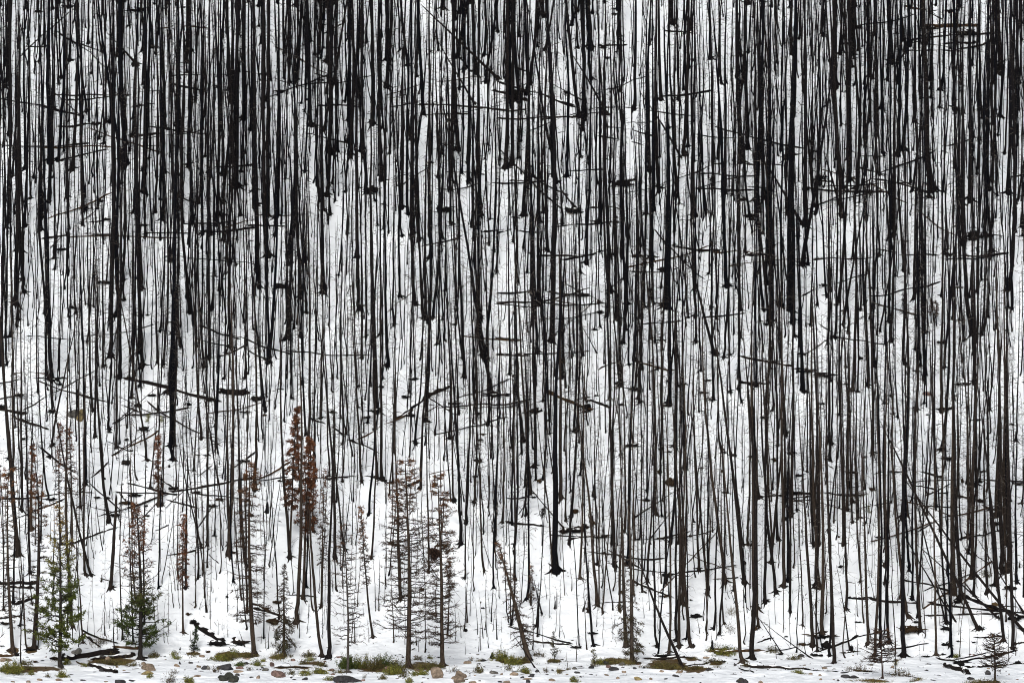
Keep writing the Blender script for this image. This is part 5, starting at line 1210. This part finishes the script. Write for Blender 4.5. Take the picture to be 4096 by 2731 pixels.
gcls = [log_class(*g) for g in LG]
glab = name_all(gcls, [((a[0] + b[0]) / 2, (a[1] + b[1]) / 2) for a, b, w in LG], list(range(len(LG))))
A = cast([g[0][0] for g in LG], [g[0][1] for g in LG])
B = cast([g[1][0] for g in LG], [g[1][1] for g in LG])
for k, (a, b, w) in enumerate(LG):
    rg = np.random.default_rng(600 + k)
    pa, pb = A[k], B[k]
    r = w * mpp(pa[1]) / 2
    n = 9
    q = np.linspace(0, 1, n)
    P = pa[None] * (1 - q[:, None]) + pb[None] * q[:, None]
    g = gh(P[:, 0], P[:, 1])
    P[:, 2] = 0.55 * P[:, 2] + .45 * g + r * .55
    lift = np.max(g - P[:, 2]) - r * .9
    if lift > 0:
        P[:, 2] += lift * .9
    P[:, 2] += rg.normal(size=n) * .012
    mb = MB()
    orange = rg.random() < .12
    c = mixc(COAL, BROWN, .1 + .45 * rg.random()) if not orange else (.055, .033, .018)
    rr = r * np.linspace(1.1, .72, n) * (1 + .07 * rg.normal(size=n))
    if rg.random() < .5:
        rr = rr[::-1]
    mb.tubes(P[None], rr[None], 8, c)
    for e, d in ((0, -1), (n - 1, 1)):                                   # broken ends
        m = 4
        dv = (P[e] - P[e - d]) / np.linalg.norm(P[e] - P[e - d])
        o = rg.normal(size=(m, 3)) * rr[e] * .4
        mb.tubes(np.stack([P[e] - dv * .05 + o, P[e] + dv * .06 + o, P[e] + o + dv * (.1 + .2 * rg.random((m, 1)))], 1), np.repeat(np.array([[.6, .5, .1]]), m, 0) * rr[e], 4, c)
    ns = int(np.linalg.norm(pb - pa) * (1.3 + 2 * rg.random()))
    if ns and r > .02:
        h = rg.random(ns)
        c0 = np.stack([np.interp(h, q, P[:, kk]) for kk in range(3)], 1)
        dd = rg.normal(size=(ns, 3)) + np.array([0, 0, .5])
        dd /= np.linalg.norm(dd, axis=1, keepdims=True)
        Ls = (.12 + .45 * rg.random(ns) ** 2)[:, None]
        mb.tubes(np.stack([c0, c0 + dd * Ls * .5, c0 + dd * Ls + np.array([0, 0, -.04])], 1), np.repeat(np.array([[.014, .010, .004]]), ns, 0), 3, c)
    lo = mb.build('fallen_log', M_BARK, None, (pa + pb) / 2 - np.array([0, 0, r]))
    tag(lo, glab[k], 'log', 'burnt logs fallen across the snowy slope')
    if r > .05 and r < .18:
        sc = MB()
        cur = .03 + .1 * rg.random()
        while cur < .93:
            ln = .12 + .3 * rg.random()
            e = min(cur + ln, .98)
            h = np.linspace(cur, e, 7)
            c0 = np.stack([np.interp(h, q, P[:, kk]) for kk in range(3)], 1)
            rad = np.interp(h, q, rr)
            c0[:, 2] += rad * .62
            pr = np.array([.12, .6, .78, .84, .78, .6, .12])
            sc.tubes(c0[None], (rad * pr * (.8 + .25 * rg.random()))[None], 8, (.86, .875, .89))
            cur = e + .04 + .25 * rg.random() ** 2
        s = sc.build('snow_cap', M_SNOWCAP, lo, (pa + pb) / 2 - np.array([0, 0, r]))

# ------------------------------------------------------------------ root wads, stumps, charred debris
CL = []
for t, L in CLUMPS.items():
    for e in L:
        CL.append((src(t, e[0], e[1]), e[2] * TILES[t][2], e[3] * TILES[t][2], e[4]))


def clump_class(c):
    p, hw, hh, k = c
    big = 'large' if hw > 24 else 'small' if hw < 12 else 'mid-sized'
    return f'{big} ' + {'b': 'black charred root wad', 's': 'brown soil-covered root wad', 't': 'black upright stump'}[k]


ccls = [clump_class(c) for c in CL]
clab = name_all(ccls, [c[0] for c in CL], list(range(len(CL))))
CP = cast([c[0][0] for c in CL], [c[0][1] + c[2] * .7 for c in CL])
for k, (p, hw, hh, kind) in enumerate(CL):
    rg = np.random.default_rng(900 + k)
    base = CP[k]
    m = mpp(base[1])
    rx, rz = hw * m, hh * m
    mb = MB()
    col = {'b': (.0085, .008, .008), 's': (.032, .021, .012), 't': (.008, .008, .009)}[kind]
    if kind == 't':
        P = base + np.array([[0, 0, -.15], [0, 0, rz * .3], [rx * .2, 0, rz], [rx * .3, 0, rz * 1.6], [rx * .2, 0, rz * 2.05]])
        mb.tubes(P[None], np.array([[1.1, .95, .7, .5, .12]]) * rx, 7, col)
        a = rg.random(6) * 6.28
        e = base + np.stack([np.cos(a) * rx * 1.8, np.sin(a) * rx * 1.5, np.zeros(6)], 1)
        e[:, 2] = gh(e[:, 0], e[:, 1]) - .02
        mb.tubes(np.stack([np.repeat((base + [0, 0, rz * .4])[None], 6, 0), (base + e) / 2 + [0, 0, .05], e], 1), np.repeat(np.array([[.5, .35, .1]]), 6, 0) * rx, 5, col)
        nm, ct = 'charred_stump', 'stump'
    else:
        nl = 3 if rx > .25 else 2
        for q in range(nl):
            off = np.array([rg.uniform(-.5, .5) * rx, rg.uniform(-.2, .2) * rx, rz * (.55 + .3 * rg.random())])
            mb.lump(base + off, np.array([rx * rg.uniform(.38, .62), rx * .4, rz * rg.uniform(.45, .75)]), col, .55, 10, 900 + k * 7 + q)
        n = int(10 + 16 * min(rx / .6, 2.2))
        a = rg.random(n) * 6.28
        el = rg.uniform(-.35, 1.1, n)
        d = np.stack([np.cos(a) * np.cos(el), np.sin(a) * np.cos(el) * .6, np.sin(el)], 1)
        s0 = base + np.array([0, 0, rz * .6]) + rg.normal(size=(n, 3)) * np.array([rx * .35, rx * .2, rz * .25])
        ln = rg.uniform(.5, 1.15, n)[:, None]
        e1 = s0 + d * np.array([rx, rx, rz]) * ln * .55 + rg.normal(size=(n, 3)) * .03
        e2 = s0 + d * np.array([rx, rx, rz]) * ln + rg.normal(size=(n, 3)) * np.array([.08, .08, .05]) * min(rx * 2, 1)
        r0 = np.clip(rx * .11, .012, .07)
        mb.tubes(np.stack([s0, e1, e2], 1), r0 * np.array([1, .7, .2]) * rg.uniform(.5, 1.3, (n, 1)), 5, col)
        nm, ct = ('root_wad', 'root wad')
    ob = mb.build(nm, M_BARK, None, base)
    tag(ob, clab[k], ct, 'charred root wads and stumps on the snow')
    if kind != 't' and rx > .3 and rg.random() < .6:
        sc = MB()
        for q in range(2):
            sc.lump(base + np.array([rg.uniform(-.5, .5) * rx, -.1 * rx, rz * (1.05 + .25 * rg.random())]), np.array([rx * rg.uniform(.15, .32), rx * .25, rz * .16 + .02]), (.86, .875, .89), .25, 10, k * 3 + q)
        sc.build('snow_cap', M_SNOWCAP, ob, base)

# ------------------------------------------------------------------ boulders and stones
RC = []
for t, L in ROCKS.items():
    for e in L:
        RC.append((src(t, e[0], e[1]), e[2] * TILES[t][2], e[3] * TILES[t][2], e[4]))
rg = np.random.default_rng(77)
while len(RC) < 225:                                                     # the many small stones showing through the shore snow
    sx, sy = rg.uniform(0, 4096), 2731 - 120 * rg.random() ** .85
    if min((abs(sx - r[0][0]) / (r[1] + 8) + abs(sy - r[0][1]) / (r[2] + 5)) for r in RC) < 1.2 or rg.random() > .35 + .65 * (abs(vn(np.array(sx / 240), np.array(3.3), 2)) * 1.6):
        continue
    hw = rg.uniform(2.2, 7.5)
    RC.append(((sx, sy), hw, hw * rg.uniform(.3, .6), 'dtpdg'[rg.integers(0, 5)]))
SC = {'d': (.035, .034, .036), 't': (.20, .155, .115), 'g': (.12, .115, .105), 'p': (.16, .105, .09), 'm': (.03, .032, .026), 'y': (.21, .165, .08)}
SWORD = {'d': 'dark', 't': 'tan', 'g': 'grey', 'p': 'pinkish brown', 'm': 'mossy black', 'y': 'yellowish'}


def rock_class(r):
    p, hw, hh, c = r
    big = 'large' if hw > 20 else 'middling' if hw > 11 else 'small' if hw > 6.5 else 'tiny'
    return f'{big} {SWORD[c]} {"flat" if hh < hw * .36 else "rounded"} stone'


rcls = [rock_class(r) for r in RC]
rlab = name_all(rcls, [r[0] for r in RC], list(range(len(RC))))
RP = cast([r[0][0] for r in RC], [r[0][1] + r[2] * .75 for r in RC])
for k, (p, hw, hh, c) in enumerate(RC):
    base = RP[k]
    m = mpp(base[1])
    mb = MB()
    rr = np.random.default_rng(1300 + k)
    rx, rz = hw * m, hh * m
    col = np.array(SC[c]) * rr.uniform(.75, 1.2)
    mb.lump(base + np.array([0, rx * .5, rz * .55]), np.array([rx * 1.08, rx * .75, rz * 1.5]), col, .42, 16 if hw > 12 else 10, 1300 + k)
    ob = mb.build('boulder' if hw > 16 else 'stone', M_ROCK, None, base, smooth=hw < 10)
    l = rlab[k]
    tag(ob, l or 'small stone showing through the shore snow among others', 'stone', 'stones showing through the shore snow')

# ------------------------------------------------------------------ bushes and tussocks
SH = []
for t, L in SHRUBS.items():
    for e in L:
        SH.append((src(t, e[0], e[1]), e[2] * TILES[t][2], e[3] * TILES[t][2], e[4]))
KW = {'y': 'yellow-green bush', 'g': 'green bush', 'w': 'straw-coloured grass tussock', 'o': 'olive ground shrub', 'f': 'bare twiggy shrub'}
scls = [f'{"wide" if s[1] > 22 else "small" if s[1] < 13 else "mid-sized"} {"tall" if s[2] > s[1] * 1.7 else "low"} {KW[s[3]]}' for s in SH]
slab = name_all(scls, [s[0] for s in SH], list(range(len(SH))))
SP = cast([s[0][0] for s in SH], [s[0][1] for s in SH])
for k, (p, hw, h, kind) in enumerate(SH):
    rg = np.random.default_rng(1700 + k)
    base = SP[k]
    m = mpp(base[1])
    rx, hz = hw * m, max(h * m, .08)
    ml, ms = MB(), MB()
    area = rx * hz
    n = int(np.clip(60 * rx / .3, 14, 130)) if kind != 'w' else int(np.clip(160 * rx / .3, 40, 420))
    ox, oy = rg.normal(size=n) * rx * .55, rg.normal(size=n) * max(min(rx, 1.0), .25) * .6
    foot = np.stack([base[0] + ox, base[1] + oy, np.zeros(n)], 1)
    foot[:, 2] = gh(foot[:, 0], foot[:, 1]) - .02
    hgt = hz * (.18 + .9 * rg.random(n) ** 1.6) * np.clip(1.15 - .4 * (ox / rx) ** 2, .35, 1)
    tip = foot + np.stack([ox * .35 + rg.normal(size=n) * .12 * hz, rg.normal(size=n) * .12 * hz, hgt], 1)
    mid = (foot + tip) / 2 + rg.normal(size=(n, 3)) * .04 * hz
    if kind == 'w':
        straw = np.array([(.16, .12, .035), (.12, .10, .03), (.08, .055, .02), (.07, .075, .02)])[rg.integers(0, 4, n)] * rg.uniform(.6, 1.2, (n, 1))
        ml.tubes(np.stack([foot, mid, tip + rg.normal(size=(n, 3)) * .05], 1), np.repeat(np.array([[.007, .006, .002]]), n, 0), 3, straw)
    else:
        ms.tubes(np.stack([foot, mid, tip], 1), np.repeat(np.array([[.007, .005, .003]]), n, 0), 3, (.05, .034, .02))
        nb = int({'y': 1150, 'g': 1900, 'o': 900, 'f': 160}[kind] * np.clip(area / .12, .12, 1.9))
        bi = rg.integers(0, n, nb)
        a = (.15 + .85 * rg.random(nb) ** .7)[:, None]
        c = foot[bi] * (1 - a) + tip[bi] * a + rg.normal(size=(nb, 3)) * .045
        cols = {'y': [(.14, .135, .022), (.10, .115, .018), (.17, .15, .03), (.06, .075, .015)], 'g': [(.035, .06, .012), (.05, .075, .014), (.09, .10, .02), (.02, .035, .01)],
                'o': [(.05, .05, .016), (.08, .07, .02), (.045, .03, .012), (.10, .085, .022)], 'f': [(.10, .09, .03), (.06, .04, .02), (.05, .035, .02), (.09, .07, .03)]}[kind]
        cc = np.array(cols)[rg.integers(0, 4, nb)] * rg.uniform(.6, 1.3, (nb, 1))
        ml.blades(c, rg.normal(size=(nb, 3)) + np.array([0, 0, .5]), .075 * rg.uniform(.6, 1.5, nb), .03, cc)
    nm = {'y': 'leafy_shrub', 'g': 'leafy_shrub', 'o': 'ground_shrub', 'w': 'grass_tussock', 'f': 'twiggy_shrub'}[kind]
    ct = 'grass tussock' if kind == 'w' else 'shrub'
    if kind == 'w':
        tag(ml.build(nm, M_LEAF, None, base), slab[k], ct, 'low plants along the foot of the slope')
    else:
        r = thing(nm, base, slab[k], ct, 'low plants along the foot of the slope')
        ms.build('stem', M_BARK, r, base)
        ml.build('foliage', M_LEAF, r, base)

# ------------------------------------------------------------------ twig and bark litter on the snow (past counting)
rg = np.random.default_rng(88)
n = 5200
fi = rg.integers(0, len(SN), n)
near = rg.random(n) < .6
fx = np.array([s.base[0] for s in SN])[fi]
fy = np.array([s.base[1] for s in SN])[fi]
lx = np.where(near, fx + rg.normal(size=n) * .45, rg.uniform(-29, 29, n))
ly = np.where(near, fy + rg.normal(size=n) * .45, -9 + 68 * rg.random(n) ** 1.3)
lz = gh(lx, ly)
a = rg.random(n) * 6.283
ln = .04 + .42 * rg.random(n) ** 3
dx, dy = np.cos(a) * ln / 2, np.sin(a) * ln / 2
p0 = np.stack([lx - dx, ly - dy, gh(lx - dx, ly - dy) + .012], 1)
p2 = np.stack([lx + dx, ly + dy, gh(lx + dx, ly + dy) + .012], 1)
p1 = np.stack([lx, ly, lz + .02], 1) + rg.normal(size=(n, 3)) * .01
r0 = (.008 + .022 * rg.random(n) ** 2)[:, None]
ml = MB()
ml.tubes(np.stack([p0, p1, p2], 1), r0 * np.array([[.5, 1, .4]]), 4, np.array([mixc(COAL, (.06, .04, .025), rg.random() ** 2) for _ in range(n)]))
tag(ml.build('twig_litter', M_BARK), 'dark twigs and bark scraps scattered over the snow', 'litter', kind='stuff')
